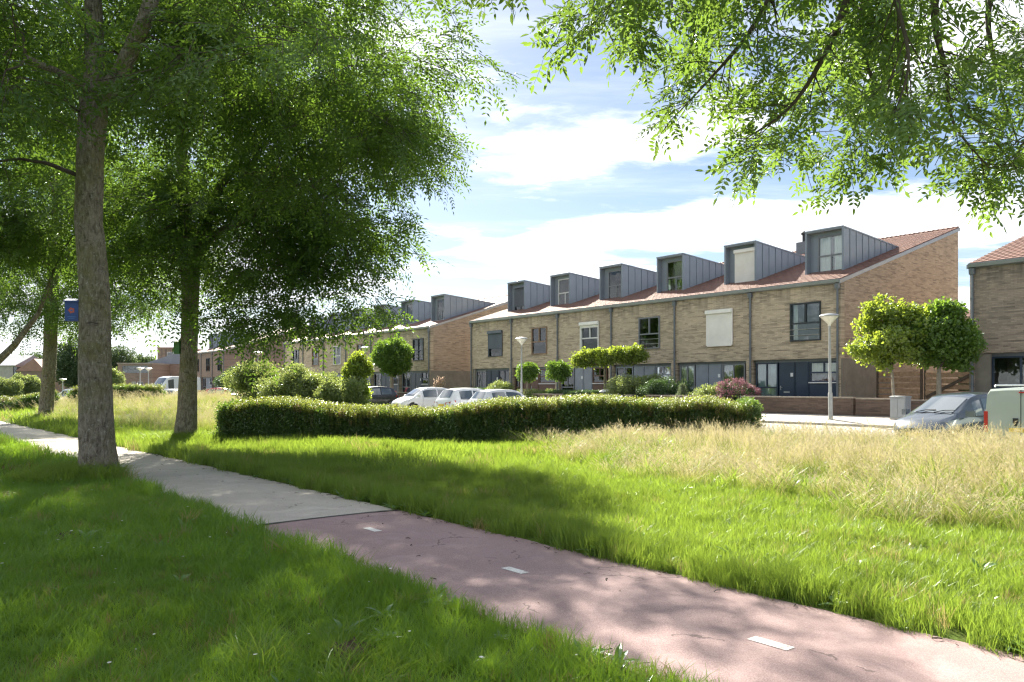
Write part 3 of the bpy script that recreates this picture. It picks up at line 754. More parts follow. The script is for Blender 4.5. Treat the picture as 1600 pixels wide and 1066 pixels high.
# ------------------------------------------------------------------ farther buildings
def far_house(name, label, px0, px1, Y, z_eave, ridge, roofm, wallm, depth=9, rot=None, flat=False, wins=(), base=.6):
    a, b = PX(px0, HZ, Y), PX(px1, HZ, Y); w = (b - a).length; c = (a + b) / 2
    t = thing(name, label, 'house', (c.x, c.y, base), 0.0, 'houses far behind the ash trees')
    hw = w / 2; h = z_eave - base; rg = ridge - base
    f = MB(); f.holed(-hw, hw, 0, h, [(x0, x1, z0, z1) for x0, x1, z0, z1, _ in wins], 0, .3)
    f.box(-hw, -hw + .3, .3, depth, 0, h); f.box(hw - .3, hw, .3, depth, 0, h); f.box(-hw + .3, hw - .3, depth - .3, depth, 0, h)
    obj('wall', f, wallm, t)
    r = MB()
    if flat == 'gable':          # gable end towards the camera
        r.prism_y([(-hw - .2, h), (hw + .2, h), (hw * .25, rg)], -.15, depth)
    elif flat == 'mono':
        r.prism_y([(-hw - .1, h + .003), (hw + .1, h + .003), (hw + .1, rg), (-hw - .1, h + .25)], -.1, depth)
    elif flat: r.box(-hw - .1, hw + .1, -.1, depth, h + .003, h + .22)
    else: r.prism_x([(-.3, h), (depth + .3, h), (depth / 2, rg)], -hw - .2, hw + .2)
    obj('roof', r, roofm, t)
    for x0, x1, z0, z1, fm in wins: window(t, 'window', x0, x1, z0, z1, .05, 'T2', fm, None, .1)
    return t
M['slate'] = plain('far_blue_slate', (.19, .21, .25), .6, 0, .12, .6)
M['far_tile'] = plain('far_red_roof', (.34, .20, .16), .75, 0, .15, .8)
wf = M['white_frame']; df_ = M['dark_frame']
far_house('flat_roofed_house', 'low flat roofed brick house with white window frames, between the first two trunks', 184, 238, 118, 5.2, 5.6, M['coping'], M['brick_far'], 8, flat=True,
          wins=[(-.5, .1, .2, 2.0, wf), (.3, 1.2, .2, 2.0, wf), (-1.9, 1.9, 3.3, 4.4, M['grey_frame'])])
far_house('gabled_house', 'grey gabled house with slate roof beside the flat roofed brick house', 232, 290, 124, 5.4, 7.6, M['slate'], M['brick_far'], 12, flat='mono', wins=[(-1.6, -.7, .4, 2.2, df_)])
far_house('brick_tower_house', 'tall narrow brown brick house rising behind the grey gabled house', 246, 286, 140, 8.6, 9.6, M['far_tile'], M['brick_far'], 9, flat=True, wins=[(-.6, 1.6, 5.6, 7.4, wf)])
far_house('red_roofed_house', 'house with a broad red tiled roof far left beyond the third ash', 78, 118, 150, 3.6, 8.0, M['far_tile'], M['brick_far'], 12, wins=[(-2.0, -.8, .4, 2.2, df_)])
far_house('dark_gabled_house', 'dark brick gabled house far left behind the pale shrubs', 26, 70, 140, 4.6, 6.8, M['far_tile'], M['brick_far'], 10, flat='gable', wins=[(.3, 1.3, 1.0, 3.2, df_)])
far_house('pale_house', 'pale fronted far house at the left edge under the ash limb', -22, 24, 140, 5.6, 7.6, M['slate'], M['concrete'], 10, wins=[(-1.0, -.1, .4, 2.4, df_), (.8, 1.7, .4, 2.4, df_), (2.2, 2.8, 3.2, 4.8, df_)])
far_house('rear_house', 'red tiled house glimpsed in the gap behind the right hand row', 1488, 1522, 58, 7.0, 9.0, M['tile'], M['brick'], 8, wins=())

# ------------------------------------------------------------------ garden walls
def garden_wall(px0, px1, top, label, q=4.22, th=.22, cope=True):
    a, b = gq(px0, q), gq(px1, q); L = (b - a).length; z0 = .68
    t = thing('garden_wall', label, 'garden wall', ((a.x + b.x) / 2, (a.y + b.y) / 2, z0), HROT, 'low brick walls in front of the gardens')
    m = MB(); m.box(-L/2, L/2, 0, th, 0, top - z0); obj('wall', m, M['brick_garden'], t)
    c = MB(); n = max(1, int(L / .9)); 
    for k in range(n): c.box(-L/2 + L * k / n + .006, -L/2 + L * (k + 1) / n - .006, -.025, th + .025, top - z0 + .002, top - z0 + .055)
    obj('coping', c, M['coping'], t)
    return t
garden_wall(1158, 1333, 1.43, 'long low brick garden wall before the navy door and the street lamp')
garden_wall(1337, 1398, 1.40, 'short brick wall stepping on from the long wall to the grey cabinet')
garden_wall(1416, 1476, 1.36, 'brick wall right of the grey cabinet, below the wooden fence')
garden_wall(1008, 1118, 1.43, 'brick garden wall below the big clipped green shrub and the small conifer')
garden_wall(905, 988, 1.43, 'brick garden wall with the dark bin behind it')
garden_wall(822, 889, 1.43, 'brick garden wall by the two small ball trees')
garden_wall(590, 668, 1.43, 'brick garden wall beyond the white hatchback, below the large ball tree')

# utility cabinet
cp = gq(1407, 4.75); t = thing('utility_cabinet', 'plain grey metal utility cabinet against the brick wall', 'cabinet', (cp.x, cp.y, .70), HROT)
m = MB(); m.box(-.30, .30, -.22, .22, 0, .06); obj('base', m, M['concrete'], t)
m = MB(); m.box(-.28, .28, -.20, .20, .06, .80); obj('body', m, M['cabinet'], t)
m = MB(); m.box(-.255, -.004, -.215, -.2, .10, .76); m.box(.004, .255, -.215, -.2, .10, .76); obj('door', m, M['cabinet'], t)
m = MB(); m.prism_x([(-.24, .802), (.24, .802), (.24, .83), (0, .86), (-.24, .83)], -.31, .31); obj('lid', m, M['cabinet'], t)

# wooden fence and gate between the two rows
fp = uv2w(-2.9, 2.3, .75); t = thing('wooden_fence', 'brown wooden fence of wide horizontal boards with a diagonal brace', 'fence', fp, HROT)
for k in range(6):
    m = MB(); z0 = .22 + k * .265; m.box(-.25, 2.55, 0, .03, z0, z0 + .215); obj('board', m, M['timber'], t)
for k in range(6):
    m = MB(); z0 = .30 + k * .265; m.box(-2.4, -.52, .05, .08, z0, z0 + .19); obj('board', m, M['timber'], t)
for xx in (-2.45, -.45, -.28, 2.5): m = MB(); m.box(xx - .045, xx + .045, .033, .12 if xx != -.28 else .049, 0, 1.95); obj('post', m, M['timber_dark'], t)
m = MB(); m.add([(-.2, -.035, .75), (-.2, -.035, .60), (1.75, -.035, 1.62), (1.75, -.035, 1.78), (-.2, -.002, .75), (-.2, -.002, .60), (1.75, -.002, 1.62), (1.75, -.002, 1.78)],
               [(0,1,2,3),(7,6,5,4),(0,4,5,1),(1,5,6,2),(2,6,7,3),(3,7,4,0)]); obj('brace', m, M['timber_dark'], t)

# dark bin behind the wall
bp = gq(947, 3.6); t = thing('garden_bin', 'dark round garden bin with a pale lid behind the brick wall', 'bin', (bp.x, bp.y, .75), 0)
m = MB(); m.lathe([(.30, 0), (.34, .3), (.36, .80), (.33, .84)], 14); obj('body', m, M['black'], t, smooth=40)
m = MB(); m.lathe([(.38, .842), (.38, .87), (.22, .97), (.05, 1.0)], 14); obj('lid', m, M['white_plate'], t, smooth=40)

# ------------------------------------------------------------------ street lamps
def lamp(p, h, label, s=1.0):
    t = thing('street_lamp', label, 'street lamp', p, 0, 'street lamps with shallow dish heads')
    m = MB(); m.lathe([(.085*s, -.1), (.085*s, 1.0), (.075*s, 1.03), (.062*s, 1.06), (.042*s, h - .42)], 12); obj('pole', m, M['lamp_pole'], t, smooth=50)
    m = MB(); m.box(-.03, .03, -.0865*s, -.08*s, .45, .75); obj('hatch', m, M['lamp_pole'], t)
    m = MB(); m.lathe([(.05*s, h - .43), (.06*s, h - .36), (.16*s, h - .26), (.31*s, h - .10), (.33*s, h - .07)], 18); obj('diffuser', m, M['lamp_glass'], t, smooth=50)
    m = MB(); m.lathe([(.36*s, h - .069), (.37*s, h - .04), (.30*s, h + .01), (.10*s, h + .05), (.02*s, h + .06)], 18); obj('lamp_cap', m, M['zinc_edge'], t, smooth=50)
    return t
l1 = lamp(gq(1298, 5.4, 0), 4.02, 'nearest street lamp, tall pale pole standing before the navy door'); l1.rotation_euler = (0, R(-.8), 0)
lamp(gq(815, 5.2), 4.05, 'street lamp standing behind the white hatchback, between the ball trees')
lamp(gq(571, 5.2), 4.05, 'street lamp beside the large ball tree and the narrow pale shrub')
lamp(gp(403, 80), 4.7, 'street lamp above the big garden shrubs, before the hazy brick gable', 1.3)
lamp(gp(219, 100), 4.1, 'left one of the two far lamps before the flat roofed house', 1.3)
lamp(gp(232, 108), 4.0, 'right one of the two far lamps before the flat roofed house', 1.3)
lamp(gp(98, 125), 3.1, 'small far lamp right of the third ash, before the red roof', 1.5)
lamp(gp(56, 125), 3.1, 'small far lamp left of the third ash, before the dark gabled house', 1.5)

# ------------------------------------------------------------------ vehicles
def paint(name, c, metal=.0, rough=.25): return mat(name, lambda T: pbsdf(T, T.mix(T.noise(T.n('ShaderNodeTexCoord').outputs['Object'], 2.0, 5, .6), c, tuple(k * .9 for k in c)), rough, metal, .5, coat=.6))
M['white_car'] = paint('white_car_paint', (.74, .76, .79)); M['silver_car'] = paint('silver_car_paint', (.50, .53, .56), .5, .3)
M['dark_car'] = paint('dark_car_paint', (.045, .05, .06), .3); M['red_car'] = paint('red_car_paint', (.42, .02, .03)); M['grey_car'] = paint('blue_grey_car_paint', (.10, .12, .145), .45, .2)  # blue grey paint is lightened to carry the sky reflected in the bonnet
M['green_van'] = paint('pale_green_van_paint', (.39, .45, .41), 0, .35)
M['tyre'] = plain('tyre_rubber', (.02, .02, .021), .85); M['rim'] = plain('alloy_rim', (.42, .43, .45), .35, .7)
M['red_lens'] = mat('red_lens', lambda T: pbsdf(T, (.45, .015, .012), .15, 0, .6)); M['clear_lens'] = mat('clear_lens', lambda T: pbsdf(T, (.62, .64, .66), .08, .4, .7))
M['plate'] = plain('yellow_plate', (.72, .52, .05), .5)

HATCH = [  # x, sill z, belt z, top z, half width low, half width belt, half width top
 (-1.96, .42, .70, .74, .62, .66, .60), (-1.90, .30, .82, .90, .74, .78, .68), (-1.78, .24, .93, 1.02, .80, .84, .70), (-1.50, .22, .96, 1.40, .82, .86, .60),
 (-1.05, .20, .95, 1.48, .83, .87, .61), (-.45, .20, .93, 1.51, .83, .87, .62), (.15, .20, .92, 1.48, .83, .87, .61), (.45, .20, .91, 1.41, .83, .87, .60),
 (1.16, .21, .90, .955, .83, .86, .72), (1.55, .23, .82, .87, .80, .83, .62), (1.82, .27, .70, .74, .74, .77, .52), (1.97, .34, .56, .60, .60, .63, .40)]
def scaled(st, L=1.0, W=1.0, H=1.0, top=0.0): return [(x*L, a*H, b*H, c*H + (top if c > 1.2 else 0), w0*W, w1*W, w2*W) for x, a, b, c, w0, w1, w2 in st]
MPV = [
 (-2.02, .42, .75, .80, .66, .70, .64), (-1.96, .28, .92, 1.00, .78, .82, .72), (-1.86, .24, 1.0, 1.30, .82, .87, .68), (-1.70, .22, 1.02, 1.56, .84, .89, .66),
 (-1.10, .20, 1.01, 1.63, .85, .90, .67), (-.40, .20, 1.0, 1.65, .85, .90, .68), (.25, .20, .98, 1.60, .85, .90, .67), (.55, .20, .97, 1.52, .85, .90, .66),
 (1.42, .21, .97, 1.03, .85, .89, .74), (1.75, .24, .88, .93, .82, .85, .62), (1.98, .28, .74, .78, .76, .78, .50), (2.10, .36, .58, .62, .60, .63, .40)]
VAN = [
 (-2.14, .40, .95, 1.55, .80, .84, .77), (-2.12, .36, 1.0, 1.74, .84, .885, .79), (-2.06, .30, 1.0, 1.80, .85, .895, .79), (-1.0, .26, 1.0, 1.83, .86, .90, .79), (.35, .26, 1.0, 1.83, .86, .90, .78), (.75, .26, 1.0, 1.74, .86, .90, .74),
 (1.45, .26, 1.0, 1.07, .86, .89, .74), (1.85, .27, .90, .94, .82, .85, .62), (2.05, .32, .74, .78, .76, .78, .52), (2.15, .40, .58, .62, .62, .64, .42)]

def car(name, label, cat, loc, head, body, st, ws, rw, sides, paintm, lp=None, group=None, roof_mat=None, van=False, estate=False):
    """head: direction the nose points, degrees from +x. ws = windscreen (x base, x top); rw = rear window (x base, x top); sides = [(x0,x1), ...]"""
    t = thing(name, label, cat, loc, R(head), group)
    xs = [s[0] for s in st]
    def at(x): return [float(np.interp(x, xs, [s[k] for s in st])) for k in range(1, 7)]
    def ring(x):
        zb, zm, zt, wl, wm, wt = at(x); cr = .035
        half = [(wl * .86, zb), (wl, zb + .09), (wm, zb + (zm - zb) * .55), (wm * .992, zm - .05), (wm * .965, zm), (wt + (wm - wt) * .12, zm + (zt - zm) * .86), (wt * .93, zt), (wt * .5, zt + cr * .8)]
        return [(x, y, z) for y, z in half] + [(x, 0, zt + cr)] + [(x, -y, z) for y, z in reversed(half)]
    fine = []
    for a, b in zip(xs[:-1], xs[1:]):
        k = max(1, int((b - a) / .18)); fine += list(np.linspace(a, b, k, endpoint=False))
    fine.append(xs[-1])
    b = MB(); n = 17
    for x in fine: b.v.extend(ring(x))
    for i in range(len(fine) - 1):
        for j in range(n):
            b.f.append((i*n + j, i*n + (j+1) % n, (i+1)*n + (j+1) % n, (i+1)*n + j))
    b.f.append(tuple(reversed(range(n)))); b.f.append(tuple(range((len(fine)-1)*n, len(fine)*n)))
    # seen from outside the faces run the other way round
    b.f = [tuple(reversed(f)) for f in b.f]; b.m = [0] * len(b.f)
    bo = obj('body', b, paintm, t, smooth=32)
    # side windows: patches lying just proud of the glasshouse
    def spt(x, f, s, off=.008):
        zb, zm, zt, wl, wm, wt = at(x)
        z = zm + .03 + (zm + (zt - zm) * .86 - zm - .03) * f
        y = wm * .965 + (wt + (wm - wt) * .12 - wm * .965) * ((z - zm) / max(.01, (zt - zm) * .86))
        return (x, s * (y + off), z + off * .3)
    for s in (1, -1):
        for x0, x1 in sides:
            w = MB(); g = np.linspace(x0, x1, 7)
            # slanted ends follow the pillars
            for x in g:
                for f in (.02, .5, .93): w.v.append(spt(x, f if at(x)[2] > at(x)[1] + .12 else .02, s))
            w.f = [(i*3 + j, i*3 + j + 1, (i+1)*3 + j + 1, (i+1)*3 + j) if s == -1 else (i*3 + j, (i+1)*3 + j, (i+1)*3 + j + 1, i*3 + j + 1) for i in range(6) for j in range(2)]
            w.m = [0] * len(w.f); obj('side_window', w, M['car_glass'], t, smooth=180)
            tr = MB(); tr.tube([Vector(spt(x, -.02, s, .006)) for x in g], .012, 5); obj('window_trim', tr, M['black'], t)
        for xd in sorted({sides[0][0] - .05, (sides[0][1] + sides[-1][0]) / 2 if len(sides) > 1 else sides[0][0], sides[min(1, len(sides)-1)][1] + .06}):
            zb, zm, zt, wl, wm, wt = at(xd); sm = MB()
            sm.tube([(xd, s * (wm * .965 + .001), zm), (xd, s * (wm * .992 + .001), zm - .05), (xd + .01, s * (wm + .001), zb + (zm - zb) * .55), (xd + .03, s * (wl + .002), zb + .10)], .006, 4); obj('panel_gap', sm, M['black'], t)
    def cross(name_, xa, xb, m_, inset=.90, off=.010, fr=(0.05, .95)):
        w = MB(); g = np.linspace(xa + (xb - xa) * fr[0], xa + (xb - xa) * fr[1], 6); ys = np.linspace(-1, 1, 9)
        nx = np.sign(xa - xb) if True else 1
        for x in g:
            zb, zm, zt, wl, wm, wt = at(x); cr = .035
            for y in ys:
                yy = y * wt * .93 * inset; z = zt + cr * (1 - (y * inset) ** 2) * .95
                w.v.append((x + nx * off, yy, z + off))
        w.f = [(i*9 + j, i*9 + j + 1, (i+1)*9 + j + 1, (i+1)*9 + j) for i in range(5) for j in range(8)]
        if nx > 0: pass
        else: w.f = [tuple(reversed(f)) for f in w.f]
        w.m = [0] * len(w.f); return obj(name_, w, m_, t, smooth=180)
    if ws:
        sc = cross('windscreen', ws[0], ws[1], M['car_glass'])
        for y0 in (-.45, .12):
            wp = MB(); zb = at(ws[0] - .03)[2] + .055
            wp.tube([(ws[0] + .02, y0, zb), (ws[0] - .10, y0 + .25, zb + .06), (ws[0] - .14, y0 + .52, zb + .07)], .012, 5); obj('wiper', wp, M['black'], sc)
    if rw: cross('rear_window', rw[0], rw[1], M['car_glass'], .86)
    # wheels
    wb = (1.22 * (xs[-1] / 1.97), -1.22 * (xs[-1] / 1.97))
    for x in wb:
        for s in (1, -1):
            yw = at(x)[4]
            a = MB(); a.v = []; 
            def disc(mb, r0, y0, y1, n_=20, prof=None):
                pr = prof or [(r0 * .2, y0), (r0, y0), (r0, y1), (r0 * .2, y1)]
                vs = [(x + r * math.cos(6.2832 * j / n_), s * yy, .31 + r * math.sin(6.2832 * j / n_)) for r, yy in pr for j in range(n_)]
                k = len(pr); fs = [(i*n_ + j, i*n_ + (j+1) % n_, (i+1)*n_ + (j+1) % n_, (i+1)*n_ + j) for i in range(k-1) for j in range(n_)]
                fs.append(tuple(range((k-1)*n_, k*n_))); fs = [f if s == -1 else tuple(reversed(f)) for f in fs]
                mb.add(vs, fs)
            disc(a, .365, yw - .25, yw + .004); obj('wheel_arch', a, M['black'], t)
            wt_ = MB(); disc(wt_, .31, yw - .2, yw + .012, prof=[(.2, yw - .2), (.29, yw - .2), (.31, yw - .17), (.31, yw - .01), (.29, yw + .014), (.2, yw + .014)])
            wo = obj('wheel', wt_, M['tyre'], t, smooth=40)
            rm = MB(); disc(rm, .2, yw - .02, yw + .02, prof=[(.20, yw + .014), (.195, yw + .022), (.17, yw + .010), (.05, yw + .016), (.02, yw + .018)]); obj('rim', rm, M['rim'], wo, smooth=40)
    xe, xr = xs[-1], xs[0]
    for s in (1, -1):
        h = MB(); xh = xe - .30; zb, zm, zt, wl, wm, wt = at(xh)
        h.add([(xh - .28, s * (at(xh - .28)[4] + .004), at(xh - .28)[1] - .02), (xh + .20, s * (at(xh + .20)[4] * .97), at(xh + .2)[1] + .0), (xh + .22, s * (at(xh + .2)[4] * .99), at(xh + .2)[1] - .13), (xh - .18, s * (at(xh - .18)[4] + .012), at(xh - .18)[1] - .15),
               (xh + .30, s * .40, at(xh + .3)[1] - .02), (xh + .315, s * .40, at(xh + .3)[1] - .12)], [(0, 1, 2, 3), (1, 4, 5, 2)] if s == -1 else [(3, 2, 1, 0), (2, 5, 4, 1)])
        obj('headlight', h, M['clear_lens'], t)
        l = MB()
        if van: l.box(xr - .012, xr + .10, *sorted((s * .775, s * .868)), .68, 1.22)
        else:
            x1 = xr + .06; zl = at(x1)[1]
            l.add([(xr - .004, s * .40, zl - .02), (xr - .012, s * .40, zl - .14), (xr + .06, s * (at(x1)[4] * 1.0), zl - .15), (xr + .05, s * (at(x1)[4] * .99), zl + .02),
                   (xr + .40, s * (at(xr + .4)[4] + .006), at(xr + .4)[1] - .12), (xr + .36, s * (at(xr + .36)[4] + .004), at(xr + .36)[1] - .02)], [(0, 1, 2, 3), (3, 2, 4, 5)] if s == 1 else [(3, 2, 1, 0), (5, 4, 2, 3)])
        obj('tail_light', l, M['red_lens'], t)
        m = MB(); xm = (ws[0] if ws else .9) - .28; yb = at(xm)[4]
        m.prism_z([(xm - .05, s * (yb + .03)), (xm - .07, s * (yb + .24)), (xm + .02, s * (yb + .26)), (xm + .10, s * (yb + .05))][::s], at(xm)[1] + .02, at(xm)[1] + .19); mo = obj('wing_mirror', m, paintm if not van else M['black'], t)
        for xd in (-.62, .28):
            hd = MB(); hd.box(xd - .09, xd + .09, *sorted((s * (at(xd)[4] * .99 - .002), s * (at(xd)[4] * .99 + .028))), at(xd)[1] - .14, at(xd)[1] - .11); obj('door_handle', hd, paintm, t)
    pl = MB(); pl.box(xr - .035, xr + .02, -.26, .26, .60 if not van else .70, .71 if not van else .81); obj('number_plate', pl, M['plate'], t)
    pl = MB(); pl.box(xe - .02, xe + .03, -.26, .26, .42, .53); obj('number_plate', pl, M['plate'], t)
    bp = MB(); bp.box(xe - .10, xe + .015, -.55, .55, .30, .40); obj('grille', bp, M['black'], t)
    if van:
        sm = MB(); sm.box(xr - .016, xr + .3, -.006, .006, .45, 1.78); obj('door_seam', sm, M['black'], t)
        br = MB(); br.box(xr - .03, xr + .05, -.14, .04, 1.70, 1.735); obj('brake_light', br, M['red_lens'], t)
        hn = MB(); hn.box(xr - .05, xr + .02, .06, .17, .93, 1.06); hn.box(xr - .04, xr + .02, .09, .14, .86, .94); obj('door_handle', hn, M['black'], t)
        for y in (-.66, .66):
            rr = MB(); rr.tube([(xr + .15, y, 1.86), (xr + .2, y, 1.905), (.3, y, 1.915), (.45, y, 1.87)], .022, 6); obj('roof_rail', rr, M['white_plate'], t)
    return t
HN = math.degrees(math.atan2(ND.y, ND.x))      # nose-in parking: nose towards the houses
hs = [(-1.28, -.50), (-.42, .50)]
def park(px, q, dz=0.0, off=0.0):
    p = gq(px, q); return (p.x, p.y, float(gz(p.x, p.y, True)) - .03 + dz)
gcar = 'cars parked between the hedge and the houses'
car('parked_car', 'white hatchback parked furthest right of the three white cars, nose to the right', 'car', park(790, 8.2), HN - 4, None, scaled(HATCH, 1.0), (1.16, .45), (-1.78, -1.50), hs, M['white_car'], group=gcar)
car('parked_car', 'white crossover with dark roof rails, middle of the three white cars, rear towards the meadow', 'car', park(738, 8.2, .0), HN, None, scaled(HATCH, 1.05, 1.02, 1.0, .06), (1.22, .47), (-1.87, -1.57), [(-1.34, -.52), (-.44, .52)], M['white_car'], group=gcar)
car('parked_car', 'white hatchback parked furthest left of the three white cars, windscreen towards the camera', 'car', park(664, 8.0), HN + 176, None, scaled(HATCH, 1.0, 1.0, 1.02), (1.16, .45), (-1.78, -1.50), hs, M['white_car'], group=gcar)
car('parked_car', 'dark car half hidden beside the narrow pale shrub', 'car', park(577, 8.6, 0), HN + 182, None, scaled(HATCH, 1.0), (1.16, .45), (-1.78, -1.50), hs, M['dark_car'], group=gcar)
car('parked_car', 'red car with a glinting windscreen beyond the straw grass, right of the second trunk', 'car', (*gp(352, 74).xy, .33), HN - 60, None, scaled(HATCH, 1.08, 1, .95), (1.16*1.08, .45*1.08), (-1.78*1.08, -1.50*1.08), [(-1.36, -.52), (-.44, .52)], M['red_car'], group=gcar)
car('parked_car', 'silver car showing only its roof, behind the third and the nearest trunk', 'car', (*gp(112, 84).xy, .10), HN + 110, None, scaled(HATCH, 1.1, 1, 1.02), (1.16*1.1, .45*1.1), (-1.78*1.1, -1.50*1.1), [(-1.38, -.52), (-.44, .52)], M['silver_car'], group=gcar)
car('parked_car', 'white car roof glimpsed over the straw grass in front of the white van', 'car', (*gp(263, 70).xy, .15), HN + 120, None, scaled(HATCH), (1.16, .45), (-1.78, -1.50), hs, M['white_car'], group=gcar)
car('parked_car', 'blue grey people carrier facing the meadow beside the pale green van', 'car', (*Vector((13.35, 23.5)), .06), HN + 180 - 12, None, MPV, (1.42, .55), (-1.92, -1.72), [(-1.52, -.60), (-.50, .25), (.32, .66)], M['grey_car'])
car('parked_van', 'pale green panel van with red tail light, rear doors to the camera', 'van', (14.62, 21.45, .03), HN, None, VAN, (1.45, .75), None, [(.35, .95)], M['green_van'], van=True)
VAN2 = [(x * 1.25, a, b * 1.15, c * (1.38 if c > 1.2 else 1.15), w0 * 1.08, w1 * 1.08, w2 * 1.08) for x, a, b, c, w0, w1, w2 in VAN]
car('parked_van', 'tall white van beyond the straw grass, left of the second trunk', 'van', (*gp(268, 78).xy, .35), HN + 200, None, VAN2, (1.45*1.25, .75*1.25), None, [(.35, .95)], M['white_car'], van=False)

# ------------------------------------------------------------------ scatter machinery
def q_rot(ax, ay, az): return np.stack([ax, ay, az], 1)
_src = {}
def source(key, meshes):
    """a set of small meshes that a scatter picks from"""
    c = bpy.data.collections.new(key)
    for i, me in enumerate(meshes):
        o = bpy.data.objects.new('%s_%02d' % (key, i), me); c.objects.link(o)
    tree = bpy.data.node_groups.new('scatter_' + key, 'GeometryNodeTree')
    tree.interface.new_socket('Geometry', in_out='INPUT', socket_type='NodeSocketGeometry'); tree.interface.new_socket('Geometry', in_out='OUTPUT', socket_type='NodeSocketGeometry')
    N, L = tree.nodes, tree.links
    gi, go = N.new('NodeGroupInput'), N.new('NodeGroupOutput'); iop = N.new('GeometryNodeInstanceOnPoints'); ci = N.new('GeometryNodeCollectionInfo')
    ci.inputs['Collection'].default_value = c; ci.inputs['Separate Children'].default_value = True; ci.inputs['Reset Children'].default_value = True
    def attr(nm, ty):
        a = N.new('GeometryNodeInputNamedAttribute'); a.data_type = ty; a.inputs['Name'].default_value = nm
        return [o for o in a.outputs if o.enabled and o.name == 'Attribute'][0]
    L.new(gi.outputs[0], iop.inputs['Points']); L.new(ci.outputs[0], iop.inputs['Instance']); iop.inputs['Pick Instance'].default_value = True
    L.new(attr('idx', 'INT'), iop.inputs['Instance Index']); L.new(attr('rot', 'FLOAT_VECTOR'), iop.inputs['Rotation']); L.new(attr('scl', 'FLOAT_VECTOR'), iop.inputs['Scale'])
    L.new(iop.outputs[0], go.inputs[0]); _src[key] = (tree, len(meshes)); return key
def scatter(name, key, pos, rot, scl, parent=None, kind='stuff', idx=None):
    tree, nv = _src[key]; n = len(pos)
    me = bpy.data.meshes.new(name); me.vertices.add(n); me.vertices.foreach_set('co', np.asarray(pos, np.float32).ravel())
    scl = np.asarray(scl, np.float32)
    if scl.ndim == 1: scl = np.repeat(scl[:, None], 3, 1)
    me.attributes.new('rot', 'FLOAT_VECTOR', 'POINT').data.foreach_set('vector', np.asarray(rot, np.float32).ravel())
    me.attributes.new('scl', 'FLOAT_VECTOR', 'POINT').data.foreach_set('vector', scl.ravel())
    me.attributes.new('idx', 'INT', 'POINT').data.foreach_set('value', (rng.integers(0, nv, n) if idx is None else idx).astype(np.int32))
    o = bpy.data.objects.new(name, me); COLL.objects.link(o)
    if parent is not None: o.parent = parent
    if kind: o['kind'] = kind
    md = o.modifiers.new('scatter', 'NODES'); md.node_group = tree
    return o

# ---- little meshes
def leaflet(mb, p, d, nrm, L, W, mi=0, fine=False, droop=.08):
    """one lance-shaped leaflet from p along d"""
    d = d.normalized(); s = d.cross(nrm); 
    if s.length < 1e-3: s = d.cross(Vector((.3, .8, .1)))
    s.normalize(); n = s.cross(d).normalized()
    if not fine:
        mb.add([p, p + d*L*.45 + s*W*.5 + n*W*.12, p + d*L - n*L*droop, p + d*L*.45 - s*W*.5 + n*W*.12], [(0, 1, 2), (0, 2, 3)], mi)
    else:
        c1, c2, tip = p + d*L*.32 - n*L*droop*.1, p + d*L*.66 - n*L*droop*.4, p + d*L - n*L*droop
        mb.add([p, c1 + s*W*.46 + n*W*.14, c2 + s*W*.40 + n*W*.14, tip, c2 - s*W*.40 + n*W*.14, c1 - s*W*.46 + n*W*.14, c1, c2],
               [(0, 1, 6), (1, 2, 7, 6), (2, 3, 7), (0, 6, 5), (6, 7, 4, 5), (7, 3, 4)], mi)
def rv(r, z=1.0): return Vector((r.gauss(0, 1), r.gauss(0, 1), r.gauss(0, 1) * z)).normalized()
def ash_leaf_mesh(mb, p, d, r, Lr=.24, pairs=4, ll=.088, lw=.034, fine=False, mi=0):
    d = d.normalized(); side = d.cross(Vector((0, 0, 1)))
    if side.length < .1: side = Vector((1, 0, 0))
    side.normalize(); up = side.cross(d).normalized()
    # roll a little
    a = r.uniform(-.7, .7); side, up = side * math.cos(a) + up * math.sin(a), up * math.cos(a) - side * math.sin(a)
    q = p.copy(); pts = [p]
    for k in range(pairs + 1):
        q = q + (d * (Lr / (pairs + .6)) * (1.5 if k == 0 else 1)) - Vector((0, 0, 1)) * (.010 * k)
        pts.append(q.copy())
    for k in range(1, pairs + 1):
        for s in (1, -1):
            l = ll * (.72 + .3 * math.sin(math.pi * (k + .3) / (pairs + 1))) * r.uniform(.88, 1.1)
            leaflet(mb, pts[k], d * .55 + side * s * .85 + rv(r) * .12 - Vector((0, 0, .06)), up + rv(r) * .3, l, lw * r.uniform(.9, 1.1), mi, fine)
    leaflet(mb, pts[-1], d + rv(r) * .1 - Vector((0, 0, .15)), up, ll * 1.05, lw, mi, fine)
    if fine: mb.tube(pts, [.0018] * len(pts), 3, mi)
def ash_spray(seed, nl=5, fine=False, L=.42, m=None, tw=None):
    r = random.Random(seed); mb = MB(); pts = [Vector((0, 0, 0))]; d = Vector((1, 0, .05))
    for k in range(4):
        d = (d + rv(r) * .18 - Vector((0, 0, .06))).normalized(); pts.append(pts[-1] + d * L / 4)
    mb.tube(pts, [.006, .005, .0045, .004, .003], 3, 1)
    for k in range(nl):
        f = (k + .6) / nl; i = min(3, int(f * 4)); p = pts[i].lerp(pts[i+1], f * 4 - i)
        ang = (k % 2) * math.pi + r.uniform(-.6, .6)
        dd = Vector((.5, math.cos(ang) * .8, math.sin(ang) * .45 - (.05 if fine else .2))) + rv(r) * .25
        if k == nl - 1: dd = Vector((1, 0, -.2)) + rv(r) * .2
        ash_leaf_mesh(mb, p, dd, r, Lr=r.uniform(.15, .21) if fine else r.uniform(.2, .27), pairs=r.choice((3, 4, 4)) if fine else r.choice((3, 4)), fine=fine)
    return mb.mesh('ash_spray', [m or M['ash'], tw or M['twig']])
source('ash_sprays', [ash_spray(i, 5) for i in range(6)])
